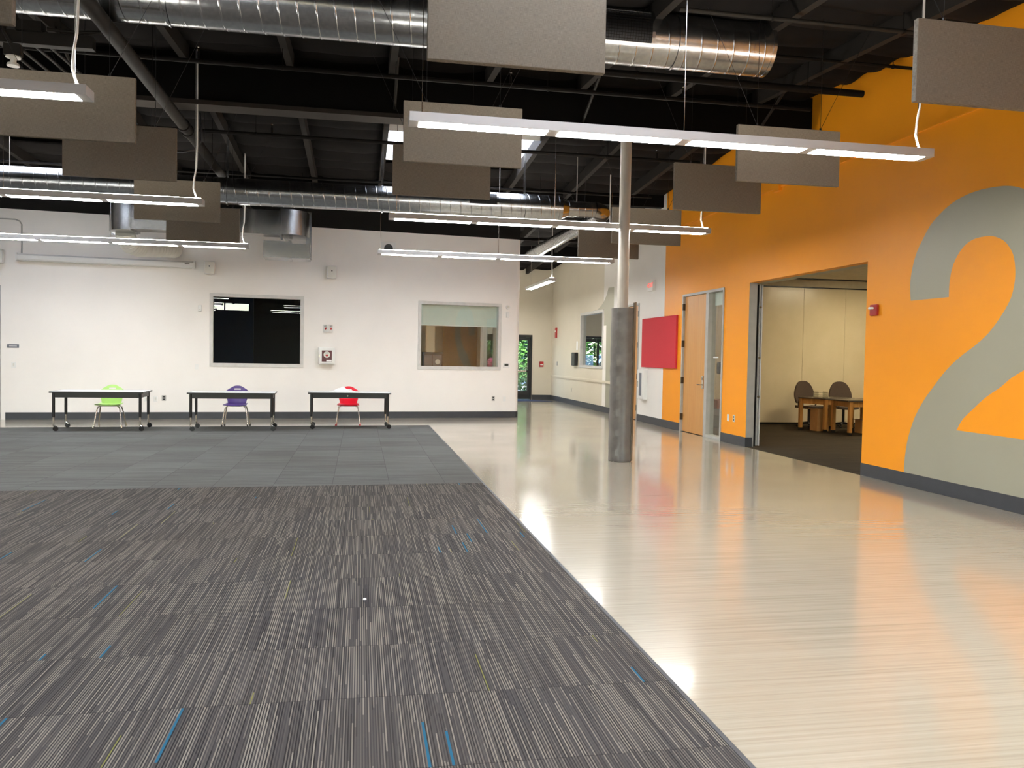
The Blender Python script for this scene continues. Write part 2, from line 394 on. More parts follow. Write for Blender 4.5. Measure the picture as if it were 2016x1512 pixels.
# ---------------------------------------------------------------- far white wall (askew) with two windows
W1 = (-3.345, -1.33, 1.215, 2.83); W2 = (1.39, 3.435, 1.215, 2.83)
cT = 1/math.cos(TH)
def bwall(name, x0, x1, z0, z1, mat, t=.2, z1b=None):
    b = B(); fnw = lambda a, z, d: Vector((a-d*math.sin(TH), bwy(a)+d*math.cos(TH), z))
    b.prism([(x0, z0), (x1, z0), (x1, z1 if z1b is None else z1b), (x0, z1)], fnw, t)
    return struct(b.build(name, mat))
XR = 3.83
ZT = 4.47
bwall('wall_back', X0, W1[0], 0, ZT, 'white_wall'); bwall('wall_back', W1[1], W2[0], 0, ZT, 'white_wall'); bwall('wall_back', W2[1], XR, 0, ZT, 'white_wall')
for W in (W1, W2):
    bwall('wall_back', W[0], W[1], 0, W[2], 'white_wall'); bwall('wall_back', W[0], W[1], W[3], ZT, 'white_wall')
bwall('wall_back_upper', X0, XR+.08, ZT, roof(bwy(X0))+.05, 'black_wall', z1b=roof(bwy(XR))+.05)
# rounded end of the wall
struct(B().cyl((XR, bwy(XR)+.10, 0), (XR, bwy(XR)+.10, ZT), .10, n=24).build('wall_back_rounded_end', 'white_wall', smooth=True))
struct(B().cyl((XR, bwy(XR)+.10, 0), (XR, bwy(XR)+.10, .155), .112, n=24).build('baseboard_back', 'base', smooth=True))
b = B(); fnb = lambda a, z, d: Vector((a+d*math.sin(TH), bwy(a)-d*math.cos(TH), z))
for a, c in ((-7.42, XR),): b.prism([(a, 0), (c, 0), (c, .155), (a, .155)], fnb, .012)
struct(b.build('baseboard_back', 'base'))
# corridor side wall behind, with an interior window
for (a, c, z0, z1) in ((20.4, 23.0, 0, 5.3), (23.0, 25.6, 0, .8), (23.0, 25.6, 2.7, 5.3), (25.6, Y1, 0, 5.3)):
    struct(B().box(3.72, 3.9, a, c, z0, z1).build('wall_corridor_left', 'white_wall'))
# end wall of the corridor with black double door; the wall continues both sides
EX = (4.22, 6.07, 2.32)
EX2 = (7.55, 9.40, 2.32)
def endwall(x0, x1, z0, z1): struct(B().box(x0, x1, Y1, Y1+.2, z0, z1).build('wall_far', 'cream_wall'))
endwall(X0, EX[0], 0, 5.0); endwall(EX[0], EX[1], EX[2], 5.0); endwall(EX[1], EX2[0], 0, 5.0); endwall(EX2[0], EX2[1], EX2[2], 5.0); endwall(EX2[1], 13.2, 0, 5.0)
struct(B().box(EX[1]+.02, WX, Y1-.012, Y1, 0, .17).build('baseboard_far', 'base'))
# left and rear walls of the hall (outside the frame)
struct(B().box(X0-.2, X0, Y0, Y1, 0, 5.7).build('wall_left', 'white_wall'))
RW = (-11.0, -4.0, .5, 3.2); RC = (-2.75, -.10, 3.72, 4.22); RV = (3.0, 6.4, .5, 3.2)
for (a, c, z0, z1) in ((X0, WX+.3, 0, RW[2]), (X0, RW[0], RW[2], 4.45), (RW[0], RW[1], RW[3], 4.45), (RW[1], RC[0], RW[2], 4.45), (RC[0], RC[1], RW[2], RC[2]),
                       (RC[0], RC[1], RC[3], 4.45), (RC[1], RV[0], RW[2], 4.45), (RV[0], RV[1], RV[3], 4.45), (RV[1], WX+.3, RW[2], 4.45)):
    struct(B().box(a, c, Y0-.2, Y0, z0, z1).build('wall_rear', 'rear_grey'))
def bars(b, x0, x1, z0, z1, y, n, t=.06, d=.1):
    b.box(x0, x1, y, y+d, z0, z0+t); b.box(x0, x1, y, y+d, z1-t, z1)
    for i in range(n+1):
        x = x0+(x1-x0-t)*i/n; b.box(x, x+t, y+.002, y+d-.002, z0+t, z1-t)
    return b
for i, R in enumerate((RW, RC, RV)):
    o = struct(bars(B(), R[0], R[1], R[2], R[3], Y0-.15, (5, 2, 3)[i]).build('window_%d' % (5+i), 'alu_black'))
    B().box(R[0]+.05, R[1]-.05, Y0-.105, Y0-.095, R[2]+.05, R[3]-.05).build('pane', 'glass', o)

# ---------------------------------------------------------------- windows in the far wall
def window(name, W, mat='frame_light'):
    root = thing(name, None, None, (0, bwy(0), 0), TH); root['kind'] = 'structure'
    x0, x1 = W[0]*cT, W[1]*cT; z0, z1 = W[2], W[3]; t = .055
    b = B()
    for (a, c, p, q) in ((x0-.02, x1+.02, z0-.03, z0+t), (x0-.02, x1+.02, z1-t, z1+.02), (x0-.02, x0+t, z0+t, z1-t), (x1-t, x1+.02, z0+t, z1-t)):
        b.box(a, c, -.02, .20, p, q)
    b.build('window_frame', mat, root, bevel=.004)
    B().box(x0+t-.005, x1-t+.005, .08, .088, z0+t-.005, z1-t+.005).build('pane', 'glass', root)
    return root
w1 = window('window_1', W1)
w2 = window('window_2', W2)
B().box(W2[0]*cT+.06, W2[1]*cT-.06, .135, .14, 2.27, 2.82).build('roller_shade', 'shade', w2)
B().cyl((W2[0]*cT+.06, .1375, 2.27), (W2[1]*cT-.06, .1375, 2.27), .012, n=8).build('shade_bar', 'white_plastic', w2)
# dim room behind window one
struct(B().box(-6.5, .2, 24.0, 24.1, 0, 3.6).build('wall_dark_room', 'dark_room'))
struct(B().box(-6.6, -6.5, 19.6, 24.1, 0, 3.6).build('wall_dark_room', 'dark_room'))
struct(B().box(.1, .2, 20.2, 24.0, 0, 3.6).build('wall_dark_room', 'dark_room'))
struct(B().box(-4.6, -2.95, 23.9, 23.999, .001, 3.5).build('wall_blue_reflection', 'blue_reflection'))  # blue panel stands in for the bluish reflection in the pane
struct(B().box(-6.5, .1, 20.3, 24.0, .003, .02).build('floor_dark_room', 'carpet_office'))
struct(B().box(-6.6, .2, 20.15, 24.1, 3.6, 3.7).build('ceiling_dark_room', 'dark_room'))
# room behind window two
struct(B().box(.2, 3.72, 27.0, 27.1, 0, 3.3).build('wall_back_room', 'cream_wall'))
struct(B().box(.21, 3.71, 20.6, 27.0, 3.3, 3.4).build('ceiling_back_room', 'office_ceiling'))
struct(B().box(1.9, 2.15, 24.2, 24.45, .001, 3.29).build('wall_back_room_pier', 'cream_wall'))
struct(B().box(.201, .22, 20.2, 27.0, 0, 3.3).build('wall_back_room', 'cream_wall'))
struct(B().box(2.6, 3.71, 26.4, 26.46, .001, 2.6).build('wall_back_room_panel', plain('tan door', (130, 112, 88), .6)))
o = thing('pendant_lamp', 'small unseen lamp added to brighten the room behind the shaded window', 'lamp', (1.2, 22.2, 3.2))  # added lamp, lifts the light in this back room
B().box(-.5, .5, -.08, .08, .03, .099).build('housing', 'lamp_body', o); B().box(-.48, .48, -.06, .06, .02, .028).build('diffuser', emit('added back room light', (1, .9, .75), 70), o)
o = thing('storage_cabinet', 'black framed grey cabinet with round dial seen through the window with the half-lowered shade', 'cabinet', (2.0, 23.3, 0))
B().box(-.28, .28, -.2, .2, 0, 1.62).build('body', 'alu_black', o)
B().box(-.25, -.02, -.215, -.201, .06, 1.54).build('door', 'grey_panel', o); B().box(.0, .25, -.215, -.201, .06, 1.54).build('door', 'grey_panel', o)
B().cyl((.14, -.216, 1.35), (.14, -.235, 1.35), .07, n=20).build('dial', 'white_plastic', o)
# interior window between back room and corridor
o = struct(B().box(3.70, 3.92, 23.0, 25.6, .8, .86).box(3.70, 3.92, 23.0, 25.6, 2.64, 2.7).box(3.70, 3.92, 23.0, 23.06, .86, 2.64).box(3.70, 3.92, 25.54, 25.6, .86, 2.64).build('window_3', 'frame_light'))
B().box(3.80, 3.808, 23.05, 25.55, .85, 2.65).build('pane', 'glass', o)
# hall window on the side wall
o = struct(B().box(WX-.02, WX+.16, HW[0]-.02, HW[1]+.02, HW[2]-.03, HW[2]+.05).box(WX-.02, WX+.16, HW[0]-.02, HW[1]+.02, HW[3]-.06, HW[3]+.02)
   .box(WX-.02, WX+.16, HW[0]-.02, HW[0]+.05, HW[2]+.05, HW[3]-.06).box(WX-.02, WX+.16, HW[1]-.05, HW[1]+.02, HW[2]+.05, HW[3]-.06).build('window_4', 'frame_light'))
B().box(WX+.07, WX+.078, HW[0]+.04, HW[1]-.04, HW[2]+.04, HW[3]-.05).build('pane', 'glass', o)
# room behind the hall window
struct(B().box(WX+.15, 13.2, 21.0, 21.1, 0, 3.3).build('wall_side_room', 'cream_wall'))
struct(B().box(WX+.15, 13.2, 21.1, Y1, 3.3, 3.4).build('ceiling_side_room', 'dark_room'))
struct(B().box(WX+.3, 13.2, 20.9, Y1+.1, -.2, 0).build('floor_side_room', 'floor'))
struct(B().box(13.2, 13.3, 21.0, Y1, 0, 3.4).build('wall_side_room', 'cream_wall'))

# ---------------------------------------------------------------- exterior doors
def leafdoor(parent, x0, x1, y, top, hinge_right=True):
    b = B(); t = .09
    b.box(x0, x0+t, y, y+.05, .01, top); b.box(x1-t, x1, y, y+.05, .01, top)
    b.box(x0+t, x1-t, y+.001, y+.049, .01, .30); b.box(x0+t, x1-t, y+.001, y+.049, top-.12, top); b.box(x0+t, x1-t, y+.001, y+.049, .98, 1.05)
    l = b.build('door_leaf', 'alu_black', parent)
    B().box(x0+t-.005, x1-t+.005, y+.02, y+.026, .29, top-.11).build('pane', 'glass', l)
    B().box(x0+.14, x1-.14, y-.06, y-.001, 1.0, 1.04).build('push_bar', 'chrome', l)
    return l
for k, E_ in enumerate((EX, EX2)):
    root = thing('door_%d' % (3+k), None, None, (0, 0, 0)); root['kind'] = 'structure'
    b = B(); b.box(E_[0], E_[0]+.06, Y1-.02, Y1+.12, 0, E_[2]); b.box(E_[1]-.06, E_[1], Y1-.02, Y1+.12, 0, E_[2]); b.box(E_[0]+.06, E_[1]-.06, Y1-.02, Y1+.12, E_[2]-.08, E_[2])
    b.build('door_frame', 'alu_black', root); mid = (E_[0]+E_[1])/2
    leafdoor(root, E_[0]+.065, mid-.005, Y1+.03, E_[2]-.085); leafdoor(root, mid+.005, E_[1]-.065, Y1+.03, E_[2]-.085)
    B().box(E_[1]-.55, E_[1]-.25, Y1-.04, Y1+.02, E_[2]-.14, E_[2]-.07).build('door_closer', 'black', root)

# ---------------------------------------------------------------- maple doors
def lever(parent, y, z, sgn=1):
    b = B(); b.box(WX-.012, WX+.035, y-.03, y+.03, z-.13, z+.13); p = b.build('handle_plate', 'chrome', parent, bevel=.004)
    B().tube([(WX-.012, y, z-.05), (WX-.06, y, z-.05), (WX-.065, y+sgn*.03, z-.05), (WX-.065, y+sgn*.13, z-.05)], .011, 8).build('lever', 'chrome', p, smooth=True)
    B().cyl((WX-.012, y, z+.07), (WX-.03, y, z+.07), .022, n=14).build('lock', 'chrome', p)
def maple_door(name, y0, y1, ztop, leaf0, leaf1, handle_y, hinge_y, sg):
    root = thing(name, None, None); root['kind'] = 'structure'; t = .05
    b = B(); xa, xb = WX-.02, WX+.15
    b.box(xa, xb, y0, y0+t, 0, ztop); b.box(xa, xb, y1-t, y1, 0, ztop); b.box(xa, xb, y0+t, y1-t, ztop-t, ztop)
    if leaf0 > y0+.2:
        b.box(xa, xb, leaf0-.13, leaf0, 0, ztop-t); b.box(xa, xb, y0+t, leaf0-.13, 0, .06)
    b.build('door_frame', 'frame_grey', root, bevel=.003)
    lf = B().box(WX+.03, WX+.075, leaf0+.004, leaf1-.004, .012, ztop-t-.004).build('door_leaf', 'maple', root)
    lever(lf, handle_y, 1.09, sg)
    for z in (.32, 1.1, 1.88, 2.66): B().box(WX-.024, WX+.03, hinge_y-.02, hinge_y+.02, z-.07, z+.07).build('hinge', plain('bronze hinge', (70, 58, 44), .4, metal=.6), root)
    return root
d1 = maple_door('door_1', DR[0], DR[1], DR[2], 15.47, 16.65, 15.58, 16.66, 1)
B().box(WX+.06, WX+.068, DR[0]+.045, 15.345, .055, DR[2]-.045).build('pane', 'glass', d1)
B().box(WX+.1, WX+.106, DR[0]+.05, 15.3, 2.62, 2.88).build('roller_shade', 'shade', d1)
B().box(WX+.045, WX+.058, 14.98, 15.2, 1.585, 1.61).build('room_name_strip', 'white_plastic', d1)
d2 = maple_door('door_2', D2[0], D2[1], D2[2], D2[0]+.05, D2[1]-.05, D2[1]-.16, D2[0]+.04, -1)
o = thing('wall_phone', 'dark handset-shaped reader fixed behind the glass beside the maple door', 'phone', (WX+.08, 15.02, 1.27))
B().prism([(-.06, 0), (.06, .01), (.075, .12), (.06, .23), (-.05, .24)], lambda a, z, d: Vector((d-.01, a, z)), .045).build('body', 'black', o, bevel=.01)
B().cyl((-.012, 0, .13), (-.02, 0, .13), .018, n=12).build('button', 'grey_panel', o)

# ---------------------------------------------------------------- office beyond the opening
OY = 18.5
struct(B().box(WX, 13.2, 7.4, 20.9, -.2, .004).build('floor_office', 'carpet_office'))
struct(B().box(WX+.15, 13.2, 7.4, 20.9, 3.55, 3.65).build('ceiling_office', 'office_ceiling'))
n = N('movable wall laminate'); n.set(n.ramp(n.noise(n.xyz(), 2), [(.3, lin((206, 192, 160))), (.7, lin((212, 198, 168)))]), .25, spec=.5); M['laminate'] = n.m
for a, c in ((WX+.34, 8.42), (8.42, 9.54), (9.54, 10.66), (10.66, 11.78), (11.78, 12.9), (12.9, 13.2)):
    struct(B().box(a, c-.006, OY, OY+.1, .05, 3.36).build('wall_office_panel', 'laminate', bevel=.003))
struct(B().box(WX+.15, 13.2, OY+.02, OY+.1, 3.36, 3.55).build('wall_office_far', 'office_ceiling'))
struct(B().box(WX+.15, 13.2, OY-.02, OY+.1, 3.34, 3.37).box(WX+.15, 13.2, OY-.3, OY-.22, 3.525, 3.55).build('trim_6', 'black'))
struct(B().box(WX+.15, 13.2, OY+.01, OY+.09, .004, .05).build('baseboard_office', 'black'))
struct(B().box(13.2, 13.3, 7.4, 20.9, 0, 3.65).build('wall_office_right', 'cream_wall'))
struct(B().box(WX+.15, 13.2, 7.3, 7.4, 0, 3.65).build('wall_office_near', 'cream_wall'))
# folded partition at the jamb
o = thing('folding_partition', 'grey folded movable partition edge stacked beside the orange pier', 'partition', (WX+.205, OP[1]+.04, 0))
B().box(-.05, -.01, -.02, .12, .01, 2.90).build('edge_seal', 'black', o)
B().box(0, .03, -.03, .10, .02, 2.91).build('panel_edge', 'frame_grey', o, bevel=.004)
B().box(.045, .06, -.05, .08, .02, 2.91).build('panel_edge', 'frame_light', o, bevel=.004)
for z in (.9, 1.6, 2.5): B().cyl((.02, -.032, z), (.02, -.05, z), .02, n=10).build('latch', 'chrome', o)
# office ceiling lamps
for i, (x, y) in enumerate(((9.6, 13.2), (11.6, 16.2))):
    o = thing('office_ceiling_lamp', 'slim recessed lamp in the office ceiling beyond the wide opening' , 'lamp', (x, y, 3.5), 0, 'office ceiling lamps')
    B().box(-.62, .62, -.09, .09, 0, .049).build('housing', 'lamp_body', o)
    B().box(-.6, .6, -.07, .07, -.006, -.001).build('diffuser', 'lamp_office', o) if 'lamp_office' in M else None
    if 'lamp_office' not in M:
        M['lamp_office'] = emit('office lamp diffuser', (1.0, .86, .58), 190)
        B().box(-.6, .6, -.07, .07, -.006, -.001).build('diffuser', 'lamp_office', o)
# office tables
def office_table(label, poly, legs, loc=(0,0,0)):
    cx = sum(p[0] for p in poly)/len(poly); cy = sum(p[1] for p in poly)/len(poly)
    o = thing('office_table', label, 'table', (cx, cy, .004), 0, 'office tables')
    loc_ = [(a-cx, c-cy) for a, c in poly]
    B().prism(loc_, lambda a, c, d: Vector((a, c, .715+d)), .03).build('table_top', 'office_top', o, bevel=.004)
    ins = [(a*.9, c*.9) for a, c in loc_]; b = B()
    for (a, c), (e, f) in zip(ins, ins[1:]+ins[:1]):
        v = Vector((e-a, f-c, 0)); L = v.length; ang = math.atan2(v.y, v.x)
        b.box(0, L, -.012, .012, .60, .714, Matrix.Translation((a, c, 0)) @ Matrix.Rotation(ang, 4, 'Z'))
    b.build('apron', 'oak', o)
    for a, c in ins:
        l = B().box(a-.035, a+.035, c-.035, c+.035, .06, .714).build('leg', 'oak', o)
        B().box(a-.033, a+.033, c-.033, c+.033, 0, .06).build('leg_cap', 'black', l)
    return o
office_table('dark-topped oak-legged table at left with clear file tray on it, in the office', [(9.72, 17.0), (10.02, 16.38), (11.0, 16.80), (10.75, 17.35)], None)
office_table('dark-topped oak-legged table running past the opening edge, nearer one in the office', [(10.06, 16.3), (10.05, 15.6), (12.3, 15.9), (12.3, 16.95), (11.1, 16.7)], None)
def office_chair(x, y, rz, label):
    o = thing('office_chair', label, 'chair', (x, y, .004), rz, 'brown office chairs')
    B().grid(8, 8, lambda u, v: Vector(((u-.5)*(.44+.12*math.sin(PI*min(1, v*.9+.1))), .20+.05*(2*u-1)**2*-1+.06*v, .56+.52*v-.13*abs(2*u-1)**3*v))).build('backrest', 'dark_chair', o, smooth=True, solid=.04)
    B().grid(6, 6, lambda u, v: Vector(((u-.5)*.48, (v-.5)*.46-.03, .46+.02*(2*u-1)**2))).build('seat', 'dark_chair', o, smooth=True, solid=.06)
    B().cyl((0, .0, .10), (0, .0, .43), .03).build('gas_column', 'black', o)
    B().tube([(0, .05, .44), (0, .22, .46), (0, .24, .60)], .02).build('back_bracket', 'black', o)
    for s in (-1, 1): B().tube([(s*.22, .1, .46), (s*.27, .05, .58), (s*.28, -.02, .68), (s*.27, -.22, .67)], .017).build('armrest', 'black', o, smooth=True)
    for i in range(5):
        a = i*2*PI/5+.3; l = B().tube([(0, 0, .12), (.27*math.cos(a), .27*math.sin(a), .075)], .018).build('base_leg', 'black', o)
        B().cyl((.27*math.cos(a)-.012, .27*math.sin(a), .028), (.27*math.cos(a)+.012, .27*math.sin(a), .028), .027, n=12).build('caster', 'black', l)
office_chair(10.42, 17.72, .15, 'brown rounded-back office chair on the left, behind the file tray')
office_chair(11.25, 17.62, -.1, 'brown rounded-back office chair with armrests on the right, behind the table')
o = thing('file_tray', 'clear plastic tray stand on the office table by the left chair', 'tray', (10.12, 16.75, .752))
for z in (0, .05, .1): B().box(-.12, .12, -.1, .1, z, z+.006).build('shelf', 'clear', o)
for x in (-.12, .11):
    B().box(x, x+.01, -.1, .1, 0, .13).build('side_wall', 'clear', o)
def carton(x, y, rz, w_, d_, h_, label, openc=False):
    o = thing('cardboard_box', label, 'box', (x, y, .006), rz, 'cardboard boxes under the office tables')
    B().box(-w_/2, w_/2, -d_/2, d_/2, 0, h_).build('body', 'card', o)
    B().box(-w_/2-.12, -w_/2+.001, -d_/2, d_/2, h_-.006, h_).build('flap', 'card', o); B().box(-.025, .025, -d_/2-.001, d_/2+.001, .02, h_+.002).build('tape', 'oak', o)
carton(10.13, 16.78, .1, .30, .26, .50, 'tall brown cardboard box standing under the left office table')
carton(11.05, 16.2, .1, .62, .36, .30, 'wide brown cardboard box under the nearer office table, lowest one')
carton(11.02, 16.2, .05, .5, .34, .24, 'smaller brown cardboard box stacked on the wide box under the office table').location if False else None
o = thing('orange_stool', 'orange rounded seat just showing at the office opening edge', 'stool', (12.55, 17.7, .004))
B().lathe([(.02, .70), (.17, .72), (.2, .78), (.19, .9), (.12, .98), (.02, .99)]).build('seat', 'orange', o, smooth=True)
B().cyl((0, 0, .02), (0, 0, .70), .03).build('post', 'black', o); B().lathe([(.02, 0), (.2, 0), (.2, .02), (.05, .03)]).build('base', 'black', o)
o = thing('low_cabinet', 'dark low cabinet with reddish box top seen through the sidelight glass', 'cabinet', (8.05, 17.9, .004))
B().box(-.25, .5, -.3, .3, 0, .42).build('body', 'grey_panel', o); B().box(.05, .45, -.2, .25, .42, .62).build('red_box', plain('rust box', (140, 72, 44), .6), o)

# ---------------------------------------------------------------- roof: sagging insulation bays, purlins, beams, skylights
XS = [.38+1.36*k for k in range(-9, 5)]; XS = [X0]+[x for x in XS if x > X0+.3]+[WX]
SKY = [(.38, 3.10, 14.2, 16.35), (-7.78, -5.06, 14.2, 16.2), (-7.78, -5.06, 4.0, 6.2), (.38, 3.10, 4.0, 6.2), (-3.70, -.98, -2.0, .2), (3.10, 5.82, -2.0, .2)]  # those on the camera side of the ridge are unseen, added as cool fill
def in_sky(x, y): return any(a-.01 <= x <= c+.01 and p <= y <= q for a, c, p, q in SKY)
b = B(); step = .65; ny = int((Y1-Y0)/step)+1
for xa, xb in zip(XS, XS[1:]):
    for j in range(ny):
        ya, yb = Y0+j*step, Y0+(j+1)*step
        if any(a-.01 <= (xa+xb)/2 <= c+.01 and p < yb and ya < q for a, c, p, q in SKY): continue
        if yb > Y1+.2: yb = Y1+.2
        amp = .05+.07*random.random(); sk_ = random.uniform(-.25, .25); nz = random.uniform(0, 9)
        def f(u, v, xa=xa, xb=xb, ya=ya, yb=yb, amp=amp, sk_=sk_, nz=nz):
            y = ya+(yb-ya)*v; s = abs(math.sin(PI*v))**.7*(1-(2*u-1)**8)
            return Vector((xa+(xb-xa)*u, y, roof(y)-.03-s*amp*(1+sk_*(2*u-1))-.012*s*math.sin(9*u+nz)))
        b.grid(8, 6, f)
struct(b.build('ceiling', 'insulation', smooth=True))
# solid roof deck over it, open at the skylights
b = B(); xs = sorted({X0-.2, WX+.3}|{v for s_ in SKY for v in s_[:2]}); ys = sorted({Y0-.2, 11.85, Y1+.2}|{v for s_ in SKY for v in s_[2:]})
for xa, xb in zip(xs, xs[1:]):
    for ya, yb in zip(ys, ys[1:]):
        if in_sky((xa+xb)/2, (ya+yb)/2): continue
        b.prism([(ya, roof(ya)+.03), (yb, roof(yb)+.03), (yb, roof(yb)+.15), (ya, roof(ya)+.15)], lambda p, q, d, xa=xa: Vector((xa+d, p, q)), xb-xa)
struct(b.build('ceiling_deck', 'beam_black'))
for a, c, p, q in SKY:
    z0 = min(roof(p), roof(q))-.08; z1 = max(roof(p), roof(q))+.45; b = B()
    b.box(a, a+.03, p, q, z0, z1).box(c-.03, c, p, q, z0, z1).box(a+.03, c-.03, p, p+.03, z0, z1).box(a+.03, c-.03, q-.03, q, z0, z1)
    o = struct(b.build('ceiling_skylight_shaft', 'white_wall')); B().box(a, c, p, q, z1, z1+.02).build('skylight_panel', 'skylight', o)
    # closing pieces where the insulation stops short of the shaft
for x in XS[1:-1]:
    for ya, yb in ((Y0, 11.7), (11.95, Y1)):
        b = B(); segs = [(ya, yb)]
        for a, c, p, q in SKY:
            if a+.1 < x < c-.1: segs = [(s0, s1) for t in segs for (s0, s1) in ((t[0], min(t[1], p)), (max(t[0], q), t[1])) if s1-s0 > .1]
        for s0, s1 in segs:
            b.prism([(s0, roof(s0)-.25), (s1, roof(s1)-.25), (s1, roof(s1)-.02), (s0, roof(s0)-.02)], lambda p, q, d, x=x: Vector((x-.045+d, p, q)), .09)
        struct(b.build('ceiling_purlin', 'purlin'))
o = struct(B().box(X0, WX, 11.73, 11.95, 4.90, 5.60).build('ceiling_ridge_beam', 'beam_black'))
struct(B().box(X0, WX, 11.67, 12.01, 4.84, 4.90).build('ceiling_ridge_beam_flange', 'beam_lit_edge'))
struct(B().box(X0, WX, 18.0, 18.2, 5.02, roof(18)).build('ceiling_rear_beam', 'beam_black'))
struct(B().box(XR, WX, 24.5, 24.7, 4.62, roof(24)).build('ceiling_rear_beam', 'beam_black'))
# light diagonal braces from purlins to the ridge beam
for x in (-3.70, .38, 3.10, 5.82):
    for s in (-1, 1):
        y0_, y1_ = 11.84+s*.12, 11.84+s*1.0
        struct(B().tube([(x+.05, y0_, 4.98), (x+.05, y1_, roof(y1_)-.2)], .022, 6).build('ceiling_brace', 'conduit'))

# ---------------------------------------------------------------- pipes and conduits under the roof
def hanger(parent, x, y, z, zt): B().cyl((x, y, z), (x, y, zt), .005, n=6).build('hanger_rod', 'pipe_dark', parent)
def sprinkler(parent, x, y, z):
    B().cyl((x, y, z), (x, y, z+.09), .016, n=8).build('riser', 'pipe_dark', parent)
    B().cyl((x, y, z+.09), (x, y, z+.14), .010, n=8).cyl((x, y, z+.14), (x, y, z+.146), .022, n=10).build('sprinkler_head', 'chrome', parent)
def xpipe(label, x0, x1, y, z, r, name='sprinkler_pipe', mat='pipe_dark', heads=(), hang=(), group='sprinkler pipes under the roof'):
    o = thing(name, label, 'pipe', (x0, y, z), 0, group)
    B().cyl((0, 0, 0), (x1-x0, 0, 0), r, n=12).build('pipe', mat, o, smooth=True)
    for x in heads: sprinkler(o, x-x0, 0, r)
    for x in hang:
        B().cyl((x-x0, 0, r), (x-x0, 0, roof(y)-z-.05), .005, n=6).build('hanger_rod', 'pipe_dark', o)
        B().cyl((x-x0-.012, 0, 0), (x-x0+.012, 0, 0), r+.006, n=12).build('clamp', 'pipe_dark', o)
    return o
xpipe('long dark sprinkler pipe running just in front of the black ridge beam', -9, 6.2, 10.75, 5.10, .028, heads=(-2.0, 1.9, 4.3), hang=(-7, -4.3, -1, 2.4, 5.1))
xpipe('thick dark sprinkler pipe ending in mid-air before the orange wall', 2.6, 6.55, 10.05, 5.13, .045, heads=(4.8,), hang=(3.4, 5.75))
xpipe('thin dark pipe ending against the orange wall above the strobe', 3.9, 6.79, 9.35, 5.25, .02, hang=(4.4, 6.5))
xpipe('dark sprinkler pipe crossing behind the black ridge beam', -9, 5.9, 13.9, 5.05, .03, heads=(-1.45, 5.1), hang=(-7, -4, -1.7, 1.5, 4.2))
xpipe('dark sprinkler pipe over the rear round duct', -9, 6.0, 16.62, 4.95, .025, hang=(-8, -2.6, 1.1, 3.6))
xpipe('dark pipe crossing high over the corridor mouth', 3.9, 6.3, 21.2, 4.62, .04, hang=(5.0,), heads=())
xpipe('grey electrical conduit at the top right above the near sound panel', 3.1, 5.75, 7.9, 5.05, .022, name='conduit_pipe', mat='conduit', hang=(4.1, 5.6), group='conduits under the roof')
# big round drain pipe running away from the camera
o = thing('drain_pipe', 'thick dark pipe with couplings slanting under the roof at left', 'pipe', (-2.47, 0, 4.69))
B().cyl((0, 5.0, 0), (0, 19.2, 0), .075, n=20).build('pipe', 'conduit', o, smooth=True)
for y in (12.25, 12.55): B().cyl((0, y-.05, 0), (0, y+.05, 0), .092, n=20).build('coupling', 'pipe_dark', o, smooth=True)
for y in (7.5, 10.5, 14.5, 17.5): B().cyl((0, y, .075), (0, y, roof(y)-4.74), .006, n=6).build('hanger_rod', 'pipe_dark', o)
o = thing('flexible_cable', 'dark cable looping down beside the drain pipe coupling', 'cable', (0, 0, 0))
B().tube([(-2.30, 12.5, 4.95), (-2.28, 12.5, 4.75), (-2.28, 12.5, 4.55), (-2.36, 12.48, 4.42), (-2.52, 12.45, 4.36), (-2.75, 12.4, 4.35)], .014).build('cable', 'black', o, smooth=True)
# electrical trough, its conduits and the smoke detector
o = thing('cable_trough', 'long dark electrical trough with conduits across the top left', 'trough', (-5.2, 9.95, 4.86))
B().box(0, 2.25, -.06, .06, 0, .14).build('trough_body', 'conduit', o, bevel=.005)
for i, x in enumerate((.98, 1.14, 1.34, 1.50)):
    B().tube([(x, 0, .20), (x, -.3, .34), (x, -.75, .52), (x, -2.4, .51)], .022, 8).build('conduit', 'conduit', o, smooth=True)
    B().tube([(x+.25, .06, .05), (x+.25, 1.6, .10)], .018, 8).build('conduit', 'conduit', o, smooth=True)
for x in (1.22, 1.62): B().box(x-.14, x+.12, -.10, .04, .13, .24).build('junction_box', 'conduit', o)
B().tube([(1.78, -.04, .18), (2.1, -.04, .17), (2.32, -.04, .19), (2.42, -.04, .28), (2.44, -.04, .42), (2.44, -.04, .62)], .02, 8).build('bent_conduit', 'conduit', o, smooth=True)
for x in (.3, 1.9): B().cyl((x, 0, .14), (x, 0, roof(9.95)-4.90), .005, n=6).build('hanger_rod', 'pipe_dark', o)
o = thing('smoke_detector', 'white double-disc smoke detector hanging under the trough at the upper left', 'detector', (-3.70, 9.75, 4.56))
B().tube([(0, 0, .15), (-.02, 0, .26), (-.08, -.03, .36), (-.1, -.05, .43)], .016, 8).build('feed_conduit', 'conduit', o, smooth=True)
B().box(-.08, .08, -.05, .05, .11, .23).build('backbox', 'conduit', o)
B().lathe([(.02, .11), (.07, .105), (.075, .09), (.05, .08), (.03, .08)]).build('upper_disc', 'offwhite', o, smooth=True)
B().cyl((0, 0, .02), (0, 0, .085), .03, n=14).build('neck', 'offwhite', o)
B().lathe([(.03, .035), (.055, .03), (.062, .015), (.062, .0)]).build('lower_disc', 'offwhite', o, smooth=True)

